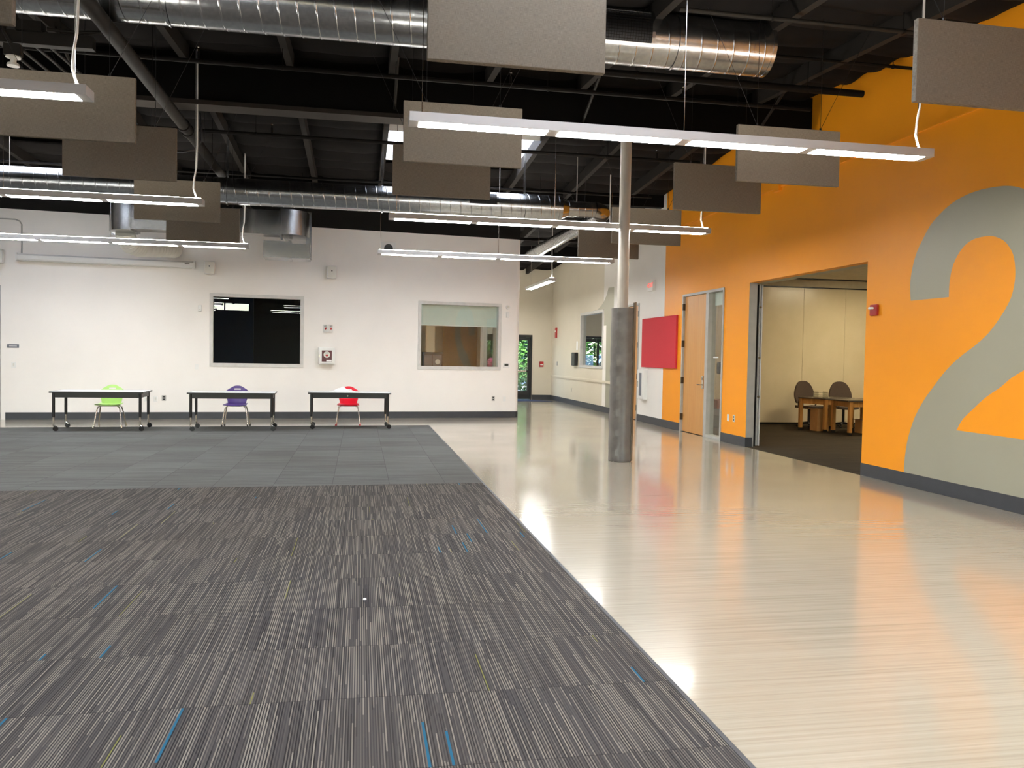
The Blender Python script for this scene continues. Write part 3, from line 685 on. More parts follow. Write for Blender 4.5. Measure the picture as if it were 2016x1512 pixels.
# ---------------------------------------------------------------- round spiral ducts
def spiral(name, parent, x0, x1, r, pitch=.185, M_=40, mat='galv'):
    b = bmesh.new(); prof = [(0, 0), (.025, .0035), (.065, .0035), (.09, 0), (.11, 0), (.55, 0), (.98, 0)]; n_ = len(prof); K = int((x1-x0)/pitch)
    rings = []
    for k in range(-1, K+2):
        for (t, h) in prof: rings.append((x0+(k+t)*pitch, r+h))
    V = [[b.verts.new((min(max(x+pitch*m_/M_, x0), x1), rr*math.cos(2*PI*m_/M_), rr*math.sin(2*PI*m_/M_))) for m_ in range(M_)] for x, rr in rings]
    for j in range(len(rings)-1):
        for m_ in range(M_-1):
            b.faces.new((V[j][m_], V[j+1][m_], V[j+1][m_+1], V[j][m_+1]))
        if j+n_+1 < len(rings): b.faces.new((V[j][M_-1], V[j+1][M_-1], V[j+1+n_][0], V[j+n_][0]))
    bmesh.ops.dissolve_degenerate(b, dist=1e-5, edges=b.edges[:])
    bmesh.ops.recalc_face_normals(b, faces=b.faces[:])
    me = bpy.data.meshes.new(name); b.to_mesh(me); b.free()
    for p in me.polygons: p.use_smooth = True
    me.materials.append(M[mat]); o = bpy.data.objects.new(name, me); COL.objects.link(o); o.parent = parent
    md = o.modifiers.new('es', 'EDGE_SPLIT'); md.split_angle = math.radians(50); return o
def strap(parent, x, r, zt, two=False):
    B().cyl((x-.012, 0, 0), (x+.012, 0, 0), r+.014, n=40, cap=False).build('strap', 'galv', parent, smooth=True, solid=.002)
    B().box(x-.02, x+.02, -.004, .004, r+.01, zt).build('hanger_strap', 'galv', parent)
def register(parent, x0, x1, r, a0, a1, name='register'):
    # curved plate with a wire grille on the side facing the camera (angles measured from -y, up positive)
    P = lambda x, a, rr: Vector((x, -rr*math.cos(a), rr*math.sin(a)))
    t = .035; ta = t/r; fr = B()
    for (xa, xb, aa, ab) in ((x0-t, x1+t, a0-ta, a0), (x0-t, x1+t, a1, a1+ta), (x0-t, x0, a0, a1), (x1, x1+t, a0, a1)):
        fr.grid(2, 6, lambda u, v: P(xa+(xb-xa)*u, aa+(ab-aa)*v, r+.018))
    f = fr.build(name, 'galv', parent, solid=.01)
    B().grid(2, 10, lambda u, v: P(x0+(x1-x0)*u, a0+(a1-a0)*v, r+.009)).build('opening', 'black', f)
    g = B(); nx = max(6, int((x1-x0)/.03)); na = 12
    for i in range(1, nx):
        x = x0+(x1-x0)*i/nx; g.tube([P(x, a0+(a1-a0)*k/6, r+.02) for k in range(7)], .0022, 4)
    for k in range(1, na):
        a = a0+(a1-a0)*k/na; g.tube([P(x0, a, r+.018), P(x1, a, r+.018)], .0022, 4)
    g.build('grille', 'pipe_dark', f)
d = thing('round_duct', 'large shiny spiral duct across the top, ending near the orange wall', 'duct', (0, 8.75, 5.06), 0, 'round spiral ducts')
spiral('duct_wall', d, -11.5, 4.45, .285)
B().cyl((4.43, 0, 0), (4.47, 0, 0), .29, n=40).build('end_cap', 'galv', d, smooth=True)
for x in (-8.4, -1.9, 1.1, 3.35): B().cyl((x-.008, 0, 0), (x+.008, 0, 0), .297, n=40, cap=False).build('joint_band', 'galv', d, smooth=True, solid=.002)
for x in (-8, -4.9, -1.9, .9, 3.95): B().box(x-.02, x+.02, -.01, .01, .28, roof(8.75)-5.1).build('hanger_strap', 'pipe_dark', d)
register(d, 2.05, 3.02, .285, math.radians(-28), math.radians(38))
d = thing('round_duct', 'long spiral duct before the far white wall, narrowing to a bend at right', 'duct', (0, 15.0, 4.32), 0, 'round spiral ducts')
spiral('duct_wall', d, -11.5, 3.60, .228)
B().cyl((3.58, 0, 0), (3.64, 0, 0), .236, n=40).cyl((3.64, 0, 0), (3.78, 0, 0), .21, .15, n=40).cyl((3.78, 0, 0), (3.90, 0, 0), .155, n=40).build('reducer', 'galv', d, smooth=True)
spiral('small_duct', d, 3.88, 4.30, .145, pitch=.13)
b = B(); pts = []
for i in range(9):
    a = i/8*PI/2; pts.append((4.30+.2*math.sin(a), .2*(1-math.cos(a)), -.04*(i/8)))
b.tube(pts, .15, 28).build('elbow', 'galv', d, smooth=True)
for x in (-9.5, -6.15, -2.3, .35, 2.95): strap(d, x, .232, roof(15)-4.36)
for x in (-5.75, 3.95): B().cyl((x, 0, .15), (x, 0, roof(15)-4.36), .006, n=6).build('hanger_rod', 'steel', d)
register(d, 1.90, 2.40, .228, math.radians(-8), math.radians(42))
d = thing('corridor_duct', 'narrow bright spiral duct heading down the corridor past the rounded wall end', 'duct', (4.50, 15.24, 4.28), PI/2)
spiral('duct_wall', d, 0, 6.6, .14, pitch=.12)
for x in (2.0, 5.6): strap(d, x, .14, roof(15.2+x)-4.33)
B().cyl((6.58, 0, 0), (6.62, 0, 0), .155, n=30).build('end_collar', 'galv', d, smooth=True)

# ---------------------------------------------------------------- rectangular air handler ducts by the far wall
d = thing('rectangular_duct', 'galvanised rectangular duct with rounded elbows behind the grey sound panels', 'duct', (0, 17.15, 0), .03)
def qelbow(cx, sgn, z0, z1, w_=.46):
    b = B(); n_ = 10; out = []; inn = []
    for i in range(n_+1):
        a = i/n_*PI/2; out.append((cx+sgn*w_*math.sin(a), w_-w_*math.cos(a))); 
    out = out+[(cx+sgn*w_, w_+.30), (cx, w_+.30)]
    return b.prism(out if sgn > 0 else out, lambda a, c, dd: Vector((a, c, z0+dd)), z1-z0)
qelbow(-4.42, -1, 3.86, 4.36).build('left_elbow', 'galv', d, smooth=True)
qelbow(-1.58, 1, 3.92, 4.42, .52).build('right_elbow', 'galv', d, smooth=True)
B().box(-4.40, -3.0, .01, .45, 3.88, 4.34).box(-3.0, -1.62, .02, .46, 3.90, 4.38).build('main_run', 'galv', d)
for x in (-4.41, -3.0, -1.60): B().box(x-.018, x+.018, -.02, .48, 3.85, 4.42).build('flange', 'galv', d)
B().box(-4.92, -4.84, .72, .76, 3.83, 4.40).build('flange', 'galv', d); B().box(-1.14, -1.02, .80, .84, 3.5, 4.5).build('flange', 'galv', d)
B().box(-4.88, -4.42, .76, .95, 3.90, 4.32).box(-1.58, -1.08, .84, 1.9, 3.94, 4.38).build('return_run', 'galv', d)
B().box(-1.98, -1.46, .55, 1.15, 3.50, 3.84).box(-1.44, -1.04, .55, 1.15, 3.50, 3.80).build('lower_box', 'galv', d, bevel=.004)
B().box(-1.48, -1.42, .53, 1.17, 3.49, 3.86).build('lower_flange', 'galv', d)
for x in (-4.6, -3.6, -2.3, -1.2): B().cyl((x, .25, 4.35), (x, .25, 5.2), .006, n=6).build('hanger_rod', 'pipe_dark', d)
mi_ = Matrix.Translation((0, 17.15, 0)) @ Matrix.Rotation(.03, 4, 'Z'); mi_.invert()
pts = [Vector((-4.64, 17.60, 3.852)), Vector((-4.64, 17.64, 3.77)), Vector((-4.60, 17.80, 3.66)), Vector((-4.5, 18.1, 3.63)), Vector((-4.3, 18.6, 3.69)), Vector((-4.14, 18.95, 3.74)), Vector((-4.08, 19.42, 3.77))]
pts = [mi_ @ p for p in pts]
P2 = []; R2 = []
for a, c in zip(pts, pts[1:]):
    for k in range(12): P2.append(a.lerp(c, k/12)); R2.append(.17 if (len(R2) % 3) else .185)
b = B(); b.tube(P2, R2, 24); fh = b.build('flexible_hose', 'offwhite', d, smooth=True); fh['label'] = 'ribbed pale flexible hose into the wall'

# ---------------------------------------------------------------- column and its pad
d = thing('round_column', 'pale grey round steel column holding the ridge beam', 'column', (3.86, 11.84, 0))
B().cyl((0, 0, .012), (0, 0, 4.83), .082, n=36).build('shaft', 'steel', d, smooth=True)
B().box(-.13, .13, -.13, .13, 0, .012).build('base_plate', 'steel', d); B().box(-.12, .12, -.15, .15, 4.822, 4.838).build('cap_plate', 'beam_lit_edge', d)
d = thing('column_pad', 'grey vinyl impact pad with flap wrapped round the foot of the steel column', 'pad', (3.88, 11.84, 0))
poly = []
for i in range(13): a = PI+i/12*PI*.55; poly.append((.19*math.cos(a)+.01, .19*math.sin(a)-.03))
poly += [(.115, -.215), (.135, -.19)]
def padshape(w0):
    return [(-.15, .12), (-.165, .02), (-.160, -.08), (-.135, -.15), (-.07, -.185), (.02, -.19), (.08, -.185), (.095, -.16), (.10, .12), (.0, .15)]
P = padshape(0); b = B(); nz = 46; rings = []
for k in range(nz+1):
    z = .004+2.29*k/nz; ph = k*.9; s = 1+.012*math.sin(k*.7)+.008*math.sin(k*1.9)
    rings.append([b.b.verts.new((x*s+.004*math.sin(ph+i), y*s+.004*math.cos(ph*1.3+i*2), z)) for i, (x, y) in enumerate(P)])
for k in range(nz):
    for i in range(len(P)): b.b.faces.new((rings[k][i], rings[k][(i+1)%len(P)], rings[k+1][(i+1)%len(P)], rings[k+1][i]))
pad = b.build('pad_wrap', 'pad', d, smooth=True, solid=.012)
b = B(); nz = 30
b.grid(3, nz, lambda u, v: Vector((.098+.055*u+.016*v*u, -.175+.10*u, .012+2.36*v*(1+.012*u*math.sin(v*9))+.006*math.sin(v*40)*u)))
b.build('closing_flap', plain('olive grey vinyl', (80, 72, 63), .45, bump=.2, bscale=20), d, smooth=True, solid=.014)

# ---------------------------------------------------------------- pendant lamps
def pendant(label, xc, y, z=3.5, L=4.92, n=4, rz=0, wires=(-2.35, 0, 2.35), cord=None, group='long linear pendant lamps'):
    o = thing('pendant_lamp', label, 'lamp', (xc, y, z), rz, group); h = L/2
    b = B(); t = .035; W_ = .10
    # housing: hollow tray open below
    b.box(-h, h, -W_, -W_+.012, 0, .078).box(-h, h, W_-.012, W_, 0, .078).box(-h, -h+.012, -W_+.012, W_-.012, 0, .078).box(h-.012, h, -W_+.012, W_-.012, 0, .078)
    b.box(-h+.012, h-.012, -W_+.012, -.05, .012, .078).box(-h+.012, h-.012, .05, W_-.012, .012, .078); g = .10; l = (L-.16-g*(n-1))/n
    xs_ = [(-h+.08+i*(l+g), -h+.08+i*(l+g)+l) for i in range(n)]
    b.box(-h+.012, xs_[0][0], -W_+.012, W_-.012, 0, .012)
    for (a0, a1), (b0, b1) in zip(xs_, xs_[1:]): b.box(a1, b0, -W_+.012, W_-.012, 0, .012)
    b.box(xs_[-1][1], h-.012, -W_+.012, W_-.012, 0, .012)
    b.build('housing', 'lamp_body', o)
    for a, c in xs_: B().box(a+.004, c-.004, -.082, .082, -.003, .010).build('diffuser', 'lamp_on', o)
    B().box(-h+.03, h-.03, -.048, .048, .070, .092).build('upper_lens', 'lamp_up', o)
    for x in wires:
        yy = y+(x*math.sin(rz)); B().cyl((x, 0, .078), (x, 0, roof(yy)-z-.08), .0035, n=6).build('suspension_wire', 'chrome', o)
    if cord is not None:
        yy = y+cord*math.sin(rz); zt = roof(yy)-z-.08
        B().tube([(cord, 0, .08), (cord-.02, 0, .12), (cord-.05, 0, .22), (cord-.04, .0, .36), (cord-.015, 0, .5), (cord-.005, 0, .8), (cord-.01, 0, zt)], .011, 8).build('power_cord', 'white_plastic', o, smooth=True)
    return o
XC, XM, XL = 2.84, -4.56, -11.9
pendant('nearest long lit pendant lamp crossing in front of the black beam and column', XC, 7.06, cord=2.38)
pendant('long lit pendant lamp passing just behind the round column', XC, 11.95+.12, cord=2.38)
pendant('long lit pendant lamp hanging nearest the far white wall, ending by the column', 2.71, 16.38, L=4.80, cord=2.32)
pendant('lit pendant lamp end at the left edge, in front of a sound panel', XM, 6.98, cord=2.38)
pendant('lit pendant lamp at left directly below the rear round duct', XM, 11.7, cord=2.38)
pendant('long lit pendant lamp at left in front of the white projector screen case', XM, 16.33, cord=2.38)
pendant('short lit pendant lamp running lengthwise in the corridor', 4.83, 22.15, z=3.5, L=3.05, n=1, rz=PI/2, wires=(-1.4, 1.2), cord=-1.42, group='corridor lamp')
pendant('short unseen pendant lamp added to brighten the corridor, behind the white wall end', 4.45, 26.4, z=3.5, L=3.05, n=1, rz=PI/2, wires=(-1.4, 1.2), group='corridor lamp')  # unseen lamp, added to brighten the far corridor walls
for (x, y) in ((XC, 2.3), (XM, 2.2), (XC, -2.6), (XM, -2.6)):
    pendant('long lit pendant lamp behind the camera', x, y, cord=2.38, group='lamps behind the camera')

# ---------------------------------------------------------------- sound panels (baffles)
def baffle(label, x0, x1, y, zb=3.5, h=.61, t=.05, fr=.62):
    o = thing('sound_panel', label, 'panel', ((x0+x1)/2, y, zb), 0, 'grey hanging sound panels'); w_ = (x1-x0)/2
    B().box(-w_, w_, 0, t, 0, h).build('panel', 'fabric_grey', o, bevel=.006)
    zt = roof(y)-zb-.08
    for s in (-1, 1):
        x = s*w_*fr; wv = B()
        wv.cyl((x, t/2, h), (x, t/2, zt), .0025, n=5); wv.cyl((x, t/2, h+.01), (x+s*.62 if abs(x+s*.62) < 9 else x, t/2, zt), .0025, n=5)
        wv.build('hanging_wire', 'black', o); B().cyl((x, t/2, h-.005), (x, t/2, h+.025), .012, n=8).build('wire_clip', 'black', o)
    return o
baffle('nearest grey sound panel, top centre, hiding part of the front duct', .41, 1.63, 5.50)
baffle('grey sound panel behind the left end of the nearest pendant lamp', .40, 1.62, 8.43)
baffle('dark grey sound panel at centre overlapping the rear duct, below a paler one', .36, 1.57, 10.20)
baffle('grey sound panel at the top right corner before the orange wall', 4.03, 5.25, 5.52)
baffle('grey sound panel behind the right half of the nearest pendant lamp', 4.00, 5.22, 8.40)
baffle('dark sound panel against orange, just left of and below the lamp-crossed one', 3.99, 5.21, 10.20)
baffle('sound panel behind the column, crossed by the middle pendant lamp', 4.17, 5.41, 13.46)
baffle('farthest sound panel right of centre, low behind the column and a panel', 4.13, 5.36, 15.50, fr=.8)
baffle('large grey sound panel at left behind the lamp end', -3.34, -2.12, 8.36)
baffle('dark sound panel at left hanging before the rear duct', -3.34, -2.12, 10.12)
baffle('narrow-looking sound panel at left tucked beneath the rear duct', -3.36, -2.13, 13.18)
baffle('farthest left sound panel in front of the rectangular duct', -3.42, -2.17, 15.53, fr=.8)
baffle('sound panel corner at the very top left of the view', -3.30, -2.09, 5.50)

# ---------------------------------------------------------------- things on the far white wall
def onwall(name, label, cat, x, z, group=None): return thing(name, label, cat, bwloc(x, z, .001), TH, group)
o = onwall('projector_screen', 'long white projector screen case mounted across the white wall at left', 'screen', -5.43, 3.385)
B().prism([(0, 0), (-.13, .0), (-.15, .03), (-.15, .11), (-.10, .145), (0, .15)], lambda a, z, d: Vector((-1.74+d, a, z)), 3.48).build('case', 'white_plastic', o, bevel=.004)
for s in (-1, 1): B().box(s*1.755-.015, s*1.755+.015, -.155, 0, -.01, .155).build('end_cap', 'white_plastic', o)
B().box(-1.7, 1.7, -.10, -.05, -.018, -.002).build('bottom_bar', 'offwhite', o)
B().box(1.56, 1.66, -.153, -.150, .075, .092).build('maker_plate', 'black', o)
o = onwall('wall_conduit', 'grey conduit bending down the wall into the projector screen case', 'conduit', -7.10, 3.53)
B().tube([(-2.5, -.02, .72), (-.12, -.02, .72), (-.04, -.02, .69), (0, -.02, .62), (0, -.02, 0)], .014, 8).build('conduit', 'frame_grey', o, smooth=True)
def speaker(x, z, label):
    o = onwall('wall_speaker', label, 'speaker', x, z, 'small white wall speakers')
    B().box(-.05, .05, -.08, 0, .05, .12).build('bracket', 'white_plastic', o)
    B().box(-.11, .11, -.25, -.07, -.02, .27).build('cabinet', 'white_plastic', o, bevel=.02)
    B().box(-.095, .095, -.256, -.25, -.005, .255).build('grille', 'offwhite', o)
    B().cyl((0, -.256, .15), (0, -.262, .15), .016, n=12).build('badge', 'black', o)
speaker(-7.52, 3.32, 'white wall speaker cut by the left edge, left of the screen case')
speaker(-3.36, 3.28, 'white wall speaker just right of the projector screen case')
speaker(-.70, 3.30, 'white wall speaker above and right of the dark window')
o = onwall('wall_vent', 'square white vent with dark round opening high on the white wall', 'vent', .63, 4.07)
B().box(-.17, .17, -.02, 0, -.15, .15).build('plate', 'white_plastic', o, bevel=.004); B().cyl((0, -.021, 0), (0, -.03, 0), .105, n=24).build('opening', 'black', o)
def plate(x, z, label, name='wall_plate', w_=.075, h_=.12, mat='white_plastic', marks=0, cat='plate', rocker=True):
    o = onwall(name, label, cat, x, z, None)
    B().box(-w_/2, w_/2, -.010, 0, -h_/2, h_/2).build('cover', mat, o, bevel=.003)
    if marks:
        for zz in (-.026, .026): B().box(-.018, .018, -.014, -.010, zz-.014, zz+.014).build('socket', 'black', o)
    elif rocker: B().box(-.016, .016, -.015, -.010, -.035, .035).build('rocker', 'offwhite', o)
    return o
plate(-7.26, 1.17, 'white light switch under the small grey room sign', 'light_switch', w_=.09, cat='switch')
plate(-3.63, 1.18, 'blank white plate left of the dark window', w_=.07, rocker=False)
plate(-4.67, .44, 'white outlet plate right under the first table end', w_=.08)
plate(-4.48, .45, 'white outlet plate between the first table and the grey outlet', w_=.08)
plate(-4.31, .47, 'grey outlet with two black sockets right of the green chair table', 'wall_outlet', w_=.09, mat='frame_grey', marks=1, cat='outlet')
plate(3.28, .48, 'grey outlet with two black sockets under the shaded window', 'wall_outlet', w_=.08, mat='frame_grey', marks=1, cat='outlet')
plate(3.57, .47, 'white blank plate low by the rounded wall end', w_=.07, rocker=False)
o = onwall('room_sign', 'small dark grey room sign with white lettering line at left', 'sign', -7.27, 1.57)
B().box(-.11, .11, -.012, 0, -.038, .038).build('plate', 'grey_panel', o); B().box(-.075, .075, -.014, -.012, -.006, .006).build('lettering', 'white_plastic', o)
o = onwall('wall_detector', 'small white sensor left of the dark window', 'sensor', -3.57, 2.50)
B().box(-.035, .035, -.05, 0, -.07, .07).build('body', 'white_plastic', o, bevel=.008); B().box(-.02, .02, -.056, -.05, -.05, -.02).build('lens', 'offwhite', o)
o = onwall('wall_horn', 'round white alarm sounder beside the shaded window', 'alarm', 3.62, 2.77)
B().cyl((0, 0, 0), (0, -.04, 0), .055, n=20).build('body', 'white_plastic', o, smooth=True); B().cyl((0, -.04, 0), (0, -.055, 0), .03, n=16).build('grille', 'offwhite', o)
o = onwall('wall_detector', 'small white sensor under the round sounder by the shaded window', 'sensor', 3.61, 2.58)
B().box(-.035, .035, -.05, 0, -.07, .07).build('body', 'white_plastic', o, bevel=.008)
o = onwall('thermostat', 'white thermostat with dark display right of the shaded window', 'thermostat', 3.60, 1.31)
B().box(-.075, .075, -.03, 0, -.06, .06).build('body', 'white_plastic', o, bevel=.005); B().box(-.05, .05, -.033, -.03, -.01, .045).build('display', plain('dark display', (60, 64, 58), .3), o)
# defibrillator cabinet and its V sign
def heart(b, cx, cz, r, y, t=.002):
    pts = []
    for i in range(24):
        a = 2*PI*i/24; x = 16*math.sin(a)**3; z = 13*math.cos(a)-5*math.cos(2*a)-2*math.cos(3*a)-math.cos(4*a); pts.append((cx+x*r/16, cz+z*r/16))
    return b.prism(pts, lambda p, q, d: Vector((p, y-d, q)), t)
RX = Matrix.Rotation(PI/2, 4, 'X')
o = onwall('defibrillator_cabinet', 'white wall cabinet with dark red AED heart emblem door', 'cabinet', -.79, 1.28)
B().box(-.185, .185, -.17, 0, 0, .39).build('case', 'white_plastic', o, bevel=.008)
dd = B().box(-.165, .165, -.182, -.17, .02, .36).build('door', 'white_plastic', o, bevel=.004)
B().box(-.115, .115, -.185, -.182, .06, .32).build('door_picture', plain('dark maroon', (84, 16, 30), .3), dd)
B().cyl((0, -.185, .225), (0, -.187, .225), .075, n=28).build('emblem_disc', 'offwhite', dd)
heart(B(), 0, .205, .036, -.187).build('heart', 'red', dd)
text('lettering', 'AED', .045, 'black', dd, Matrix.Translation((0, -.1885, .262)) @ RX)
B().box(-.01, .11, -.187, -.185, .065, .10).build('door_label', 'paper', dd); B().box(-.178, -.168, -.19, -.182, .16, .22).build('latch', 'chrome', dd)
o = onwall('defibrillator_sign', 'small V-shaped white AED sign with two red hearts above the cabinet', 'sign', -.755, 2.03)
b = B().prism([(-.12, 0), (.12, 0), (0, -.12)], lambda p, q, d: Vector((p, q, d)), .18).build('sign_body', 'white_plastic', o)
for s in (-1, 1):
    mx = Matrix.Translation((s*.062, -.062, .09)) @ Matrix.Rotation(s*PI/4, 4, 'Z')
    e = text('lettering', 'AED', .045, 'black', o, mx @ Matrix.Translation((0, -.002, .052)) @ RX)
    hb = B(); heart(hb, 0, -.005, .035, 0); hb.b.transform(mx @ Matrix.Translation((0, -.001, 0))); hb.build('heart', 'red', o)

# ---------------------------------------------------------------- things on the side wall
o = thing('acoustic_wall_panel', 'square red fabric panel on the white and orange boundary of the side wall', 'panel', (WX-.05, 18.05, 1.34))
B().box(0, .049, -1.1, 1.1, 0, 1.17).build('panel', 'red_fabric', o, bevel=.006)
o = thing('extinguisher_cabinet', 'white recessed fire extinguisher cabinet below the red panel', 'cabinet', (WX, 19.0, .56))
B().box(-.11, 0, -.20, .20, 0, .74).build('case', 'white_plastic', o, bevel=.005)
dd = B().box(-.125, -.11, -.19, .19, .02, .72).build('door', 'white_plastic', o, bevel=.003)
B().box(-.128, -.125, -.11, .05, .09, .64).build('door_glass', 'grey_panel', dd); B().box(-.15, -.128, .11, .14, .30, .44).build('pull', 'chrome', dd)
o = thing('exit_sign', 'lit red and white EXIT sign on the white stretch of side wall', 'sign', (WX, 18.6, 3.15))
B().box(-.07, 0, -.17, .17, 0, .26).build('case', 'white_plastic', o, bevel=.004)
text('lettering', '<EXIT', .155, 'exit_on', o, Matrix.Translation((-.072, 0, .13)) @ Matrix.Rotation(-PI/2, 4, 'Z') @ RX)
o = thing('fire_strobe', 'red fire alarm strobe with clear lens on the orange wall by the opening', 'alarm', (WX, 9.98, 2.18))
B().box(-.045, 0, -.075, .075, 0, .15).build('body', 'red', o, bevel=.012); B().box(-.09, -.045, -.03, .045, .085, .115).build('lens', 'white_plastic', o, bevel=.01)
def splate(y, z, label, mat, marks, name, cat):
    o = thing(name, label, cat, (WX, y, z)); B().box(-.010, 0, -.04, .04, -.065, .065).build('cover', mat, o, bevel=.003)
    if marks:
        for zz in (-.026, .026): B().box(-.014, -.010, -.016, .016, zz-.014, zz+.014).build('socket', 'black', o)
splate(14.36, .47, 'white blank plate on the orange pier left of the sockets', 'white_plastic', 0, 'wall_plate', 'plate')
splate(14.12, .475, 'beige outlet with black sockets on the orange pier', 'offwhite', 1, 'wall_outlet', 'outlet')
o = thing('fire_alarm_horn', 'red alarm box high on the corridor side wall near its far end', 'alarm', (WX, 28.2, 2.22)); B().box(-.05, 0, -.09, .09, 0, .36).build('body', 'red', o, bevel=.01); B().box(-.07, -.05, -.04, .04, .2, .26).build('lens', 'white_plastic', o)
o = thing('fire_pull_station', 'red pull station on the corridor end wall right of the glass door', 'alarm', (6.42, Y1, 1.18)); B().box(-.075, .075, -.04, 0, 0, .2).build('body', 'red', o, bevel=.01); B().box(-.05, .05, -.05, -.04, .06, .1).build('handle', 'white_plastic', o)
o = thing('black_dispenser', 'black hand dispenser beside the corridor window', 'dispenser', (WX, 25.45, 1.28)); B().box(-.12, 0, -.2, .2, 0, .42).build('body', 'black', o, bevel=.02)
B().box(-.121, -.12, -.05, .05, .3, .38).build('window', 'grey_panel', o)
o = thing('wall_notice', 'small white notice above the black dispenser in the corridor', 'notice', (WX, 25.4, 1.78)); B().box(-.006, 0, -.09, .09, 0, .28).build('sheet', 'paper', o)
o = thing('wall_keypad', 'small grey access keypad on the corridor wall', 'keypad', (WX, 28.0, 1.25)); B().box(-.03, 0, -.05, .05, 0, .14).build('body', 'frame_grey', o)
o = thing('corridor_outlet', 'small outlet low on the corridor wall', 'outlet', (WX, 26.0, .42)); B().box(-.01, 0, -.04, .04, 0, .12).build('cover', 'frame_grey', o)

# ---------------------------------------------------------------- work tables
def work_table(x, y, rz, L, D, label, knob=False):
    o = thing('work_table', label, 'table', (x, y, .008), rz, 'white-topped rolling tables')
    B().box(-L/2, L/2, -D/2, D/2, .715, .737).build('table_top', 'table_top', o, bevel=.004)
    B().box(-L/2-.002, L/2+.002, -D/2-.004, -D/2+.001, .712, .738).box(-L/2-.002, L/2+.002, D/2-.001, D/2+.004, .712, .738).box(-L/2-.004, -L/2+.001, -D/2, D/2, .712, .738).box(L/2-.001, L/2+.004, -D/2, D/2, .712, .738).build('edge_band', 'black', o)
    a, c = L/2-.06, D/2-.06; B().box(-a, a, -c-.012, -c+.012, .625, .714).box(-a, a, c-.012, c+.012, .625, .714).box(-a-.012, -a+.012, -c, c, .625, .714).box(a-.012, a+.012, -c, c, .625, .714).build('apron', 'black', o)
    for i, (sx, sy) in enumerate(((-1, -1), (1, -1), (-1, 1), (1, 1))):
        px, py = sx*a, sy*c
        l = B().cyl((px, py, .26), (px, py, .714), .026, n=14).build('leg', 'black', o, smooth=True)
        B().cyl((px, py, .10), (px, py, .26), .016, n=12).build('leg_tube', 'chrome', l, smooth=True)
        ang = random.uniform(-.5, .5); ca, sa = math.cos(ang), math.sin(ang)
        B().cyl((px+.03*ca-sa*-.012, py+.03*sa+ca*-.012, .048), (px+.03*ca-sa*.012, py+.03*sa+ca*.012, .048), .047, n=20).build('caster', 'black', l, smooth=True)
        B().tube([(px, py, .115), (px+.015*ca, py+.015*sa, .10), (px+.04*ca, py+.04*sa, .085)], .018, 8).build('caster_fork', 'chrome', l, smooth=True)
    if knob: B().cyl((-.05, -c-.012, .675), (-.05, -c-.03, .675), .014, n=12).build('lock_knob', 'chrome', o)
work_table(-4.83, 16.80, .055, 1.60, .90, 'white-topped table with black apron on casters, leftmost of the three')
work_table(-2.44, 16.82, .05, 1.60, .84, 'white-topped table on casters in front of the purple chair, middle of three')
work_table(-.21, 17.26, .04, 1.64, .78, 'white-topped table on casters with white cloth on it, rightmost of three', True)
# crumpled cloth
def crumple(u, v):
    r = math.sin(u*PI)*math.sin(v*PI); x = (u-.5)*.52; y = (v-.5)*.34
    return Vector((x, y, .005+r*max(.004, .045+.035*math.sin(u*11+v*5)+.025*math.sin(v*13-u*7))))
o = B().grid(26, 20, crumple).build('white_cloth', 'paper', None, smooth=True, solid=.004, loc=(-.36, 17.25, .7495)); tag(o, 'crumpled white cloth lying on the rightmost table', 'cloth')

# ---------------------------------------------------------------- plastic chairs
def shell_chair(x, y, rz, mat, foot, label, red=False):
    o = thing('school_chair', label, 'chair', (x, y, .009 if y < YR(x) else .001), rz, 'plastic school chairs')
    # shell backrest with a grip hole
    def bk(u, v):
        wdt = .165+.062*min(1, v/.6)-.05*max(0, (v-.8)/.2)**2; cx = (u-.5)*2
        cut = .075*abs(cx)**2.6*max(0, (v-.6)/.4)
        return Vector((cx*wdt*(1-.12*max(0, (v-.85)/.15)), .16+.10*v-.035*cx*cx, .43+.40*v-cut))
    b = B(); nu, nv = 14, 14
    V = [[b.b.verts.new(bk(i/nu, j/nv)) for j in range(nv+1)] for i in range(nu+1)]
    for i in range(nu):
        for j in range(nv):
            if 5 <= i <= 8 and j == 11: continue
            b.b.faces.new((V[i][j], V[i+1][j], V[i+1][j+1], V[i][j+1]))
    b.build('backrest', mat, o, smooth=True, solid=.010)
    B().grid(12, 12, lambda u, v: Vector(((u-.5)*(.46-.05*v), -.22+.40*v, .452+.02*(2*u-1)**2-.05*max(0, .25-v)**1.2*2-.012*math.sin(PI*v)))).build('seat', mat, o, smooth=True, solid=.010)
    for sx in (-1, 1): B().box(sx*.12-.03, sx*.12+.03, -.10, .12, .425, .446).build('seat_bracket', 'black', o)
    fr = B()
    for sy, yf, yt in ((-1, -.20, -.10), (1, .24, .10)):
        fr.tube([(-.255, yf, .0), (-.215, (yf+yt)/2-.02*sy, .30), (-.195, yt, .40), (-.15, yt, .425), (.15, yt, .425), (.195, yt, .40), (.215, (yf+yt)/2-.02*sy, .30), (.255, yf, .0)], .0125, 10)
    fr.build('leg_frame', 'chrome', o, smooth=True)
    for sx in (-1, 1):
        for yf in (-.20, .24): B().cyl((sx*.255, yf, 0), (sx*.2485, yf*.985, .05), .0175, n=12).build('foot_tip', foot, o)
shell_chair(-4.86, 17.24+.13, .06, 'shell_green', 'chrome', 'lime green plastic chair on chrome legs behind the leftmost table')
shell_chair(-2.50, 17.50+.08, .02, 'shell_purple', 'black', 'purple plastic chair on chrome legs behind the middle table')
shell_chair(-.24, 17.86, .0, 'shell_red', 'red', 'bright red plastic chair on chrome legs behind the rightmost table')

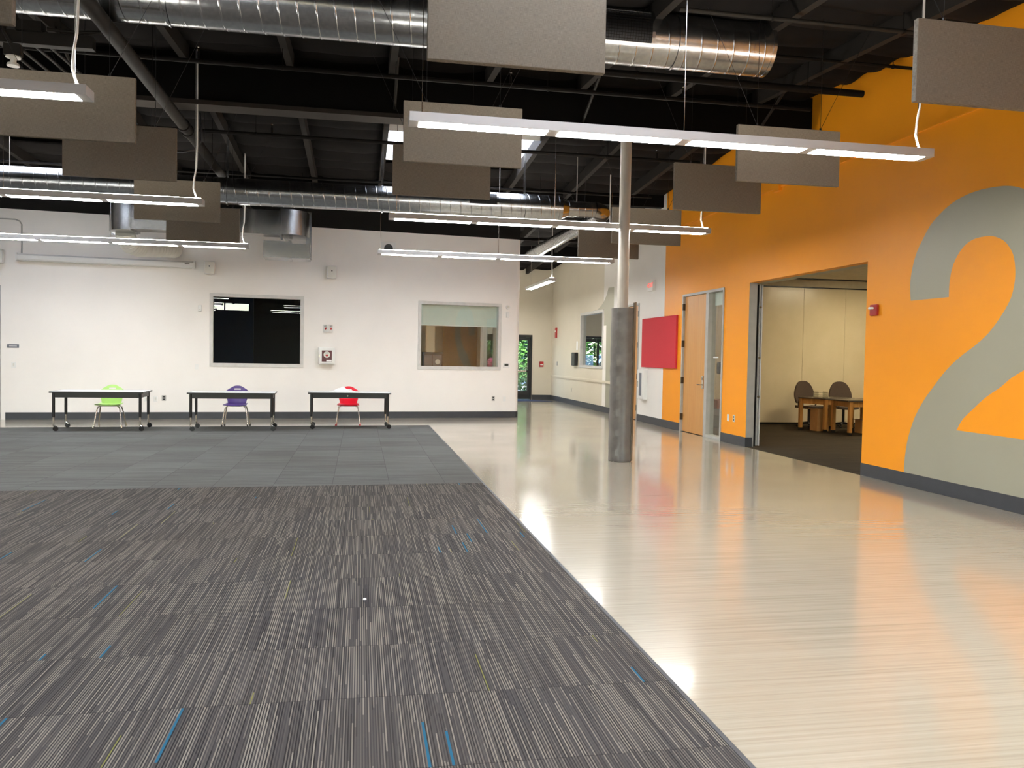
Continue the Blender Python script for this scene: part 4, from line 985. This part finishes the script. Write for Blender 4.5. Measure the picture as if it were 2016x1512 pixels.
# small debris on the carpet
o = B().lathe([(.003, 0), (.011, .002), (.010, .010), (.003, .012)], n=10).build('paper_scrap', 'paper', None, loc=(.045, 5.16, .0085)); tag(o, 'tiny white scrap lying on the striped carpet', 'scrap')
# grey door at the left end of the white wall
o = thing('door_5', None, None, (0, bwy(0), 0), TH); o['kind'] = 'structure'
B().box(-8.6*cT, -7.50*cT, -.03, -.001, 0, 2.85).build('door_frame', 'frame_grey', o); B().box(-8.5*cT, -7.62*cT, -.04, -.03, .02, 2.78).build('door_leaf', 'maple', o)

# ---------------------------------------------------------------- outdoors behind the far doors
struct(B().box(-40, 40, Y1+.2, 34.0, -.25, -.05).build('ground_walk', 'stone'))
struct(B().box(-40, 40, 34.0, 80, -.25, -.10).build('ground_lot', 'asphalt'))
struct(B().box(-40, 40, -60, Y0-.2, -.25, -.05).build('ground_front', 'stone'))
def hedge(name, label, x0, x1, y0, y1, z0, z1, n, mat, s=.12):
    b = B()
    for i in range(n):
        p = Vector((random.uniform(x0, x1), random.uniform(y0, y1), z0+(z1-z0)*random.random()**.85))
        p.y -= .25*math.sin(p.x*3+p.z*2); q = Vector((random.gauss(0, 1), random.gauss(0, 1), random.gauss(0, .7))).normalized(); r_ = q.orthogonal().normalized(); ss = s*random.uniform(.6, 1.2)
        t = q.cross(r_); vs = [b.b.verts.new(p+q*ss*a+r_*ss*c) for a, c in ((-1, 0), (-.2, .45), (1, 0), (-.2, -.45))]; b.b.faces.new(vs)
    o = b.build(name, mat); tag(o, label, 'hedge'); return o
hedge('leafy_hedge', 'green leafy hedge outside the corridor glass door', 2.5, 8.0, 32.6, 33.6, -.05, 3.4, 9000, 'leaf')
hedge('distant_trees', 'dark green trees beyond the parked cars outside', 6.0, 18.0, 45.5, 47.5, 0, 6.5, 9000, 'leaf', .3)
o = hedge('flowering_bush', 'pink flowering bush outside, glimpsed through the shaded window', 4.9, 5.5, 31.3, 31.7, .0, 1.45, 900, 'pink', .07); o['category'] = 'bush'
def car(x, y, rz, mat, label):
    o = thing('parked_car', label, 'car', (x, y, -.10), rz, 'parked cars outside'); o.scale = (1.15, 1.15, 1.22)
    prof = [(-2.2, .35), (-2.25, .7), (-2.1, .92), (-1.1, 1.0), (-.45, 1.42), (.9, 1.46), (1.7, 1.05), (2.2, .98), (2.25, .4), (2.0, .25), (-2.0, .25)]
    B().prism(prof, lambda a, z, d: Vector((a, -.88+d, z)), 1.76).build('body', mat, o, bevel=.06)
    B().prism([(-1.0, 1.02), (-.42, 1.38), (.88, 1.41), (1.55, 1.06)], lambda a, z, d: Vector((a, -.885+d, z)), 1.77).build('windows', 'carglass', o)
    B().prism([(-1.12, 1.0), (-.5, 1.40), (-.46, 1.36), (-1.05, .97)], lambda a, z, d: Vector((a-.02, -.75+d, z+.02)), 1.5).build('windscreen', 'carglass', o)
    for sx in (-1.35, 1.4):
        for sy in (-.8, .8): B().cyl((sx, sy-.11, .32), (sx, sy+.11, .32), .32, n=24).build('wheel', 'black', o, smooth=True)
car(10.9, 37.0, .5, 'car', 'pale blue car parked nearest, seen through the corridor window')
car(13.4, 42.0, .5, 'white_plastic', 'white car parked behind the pale blue one outside')
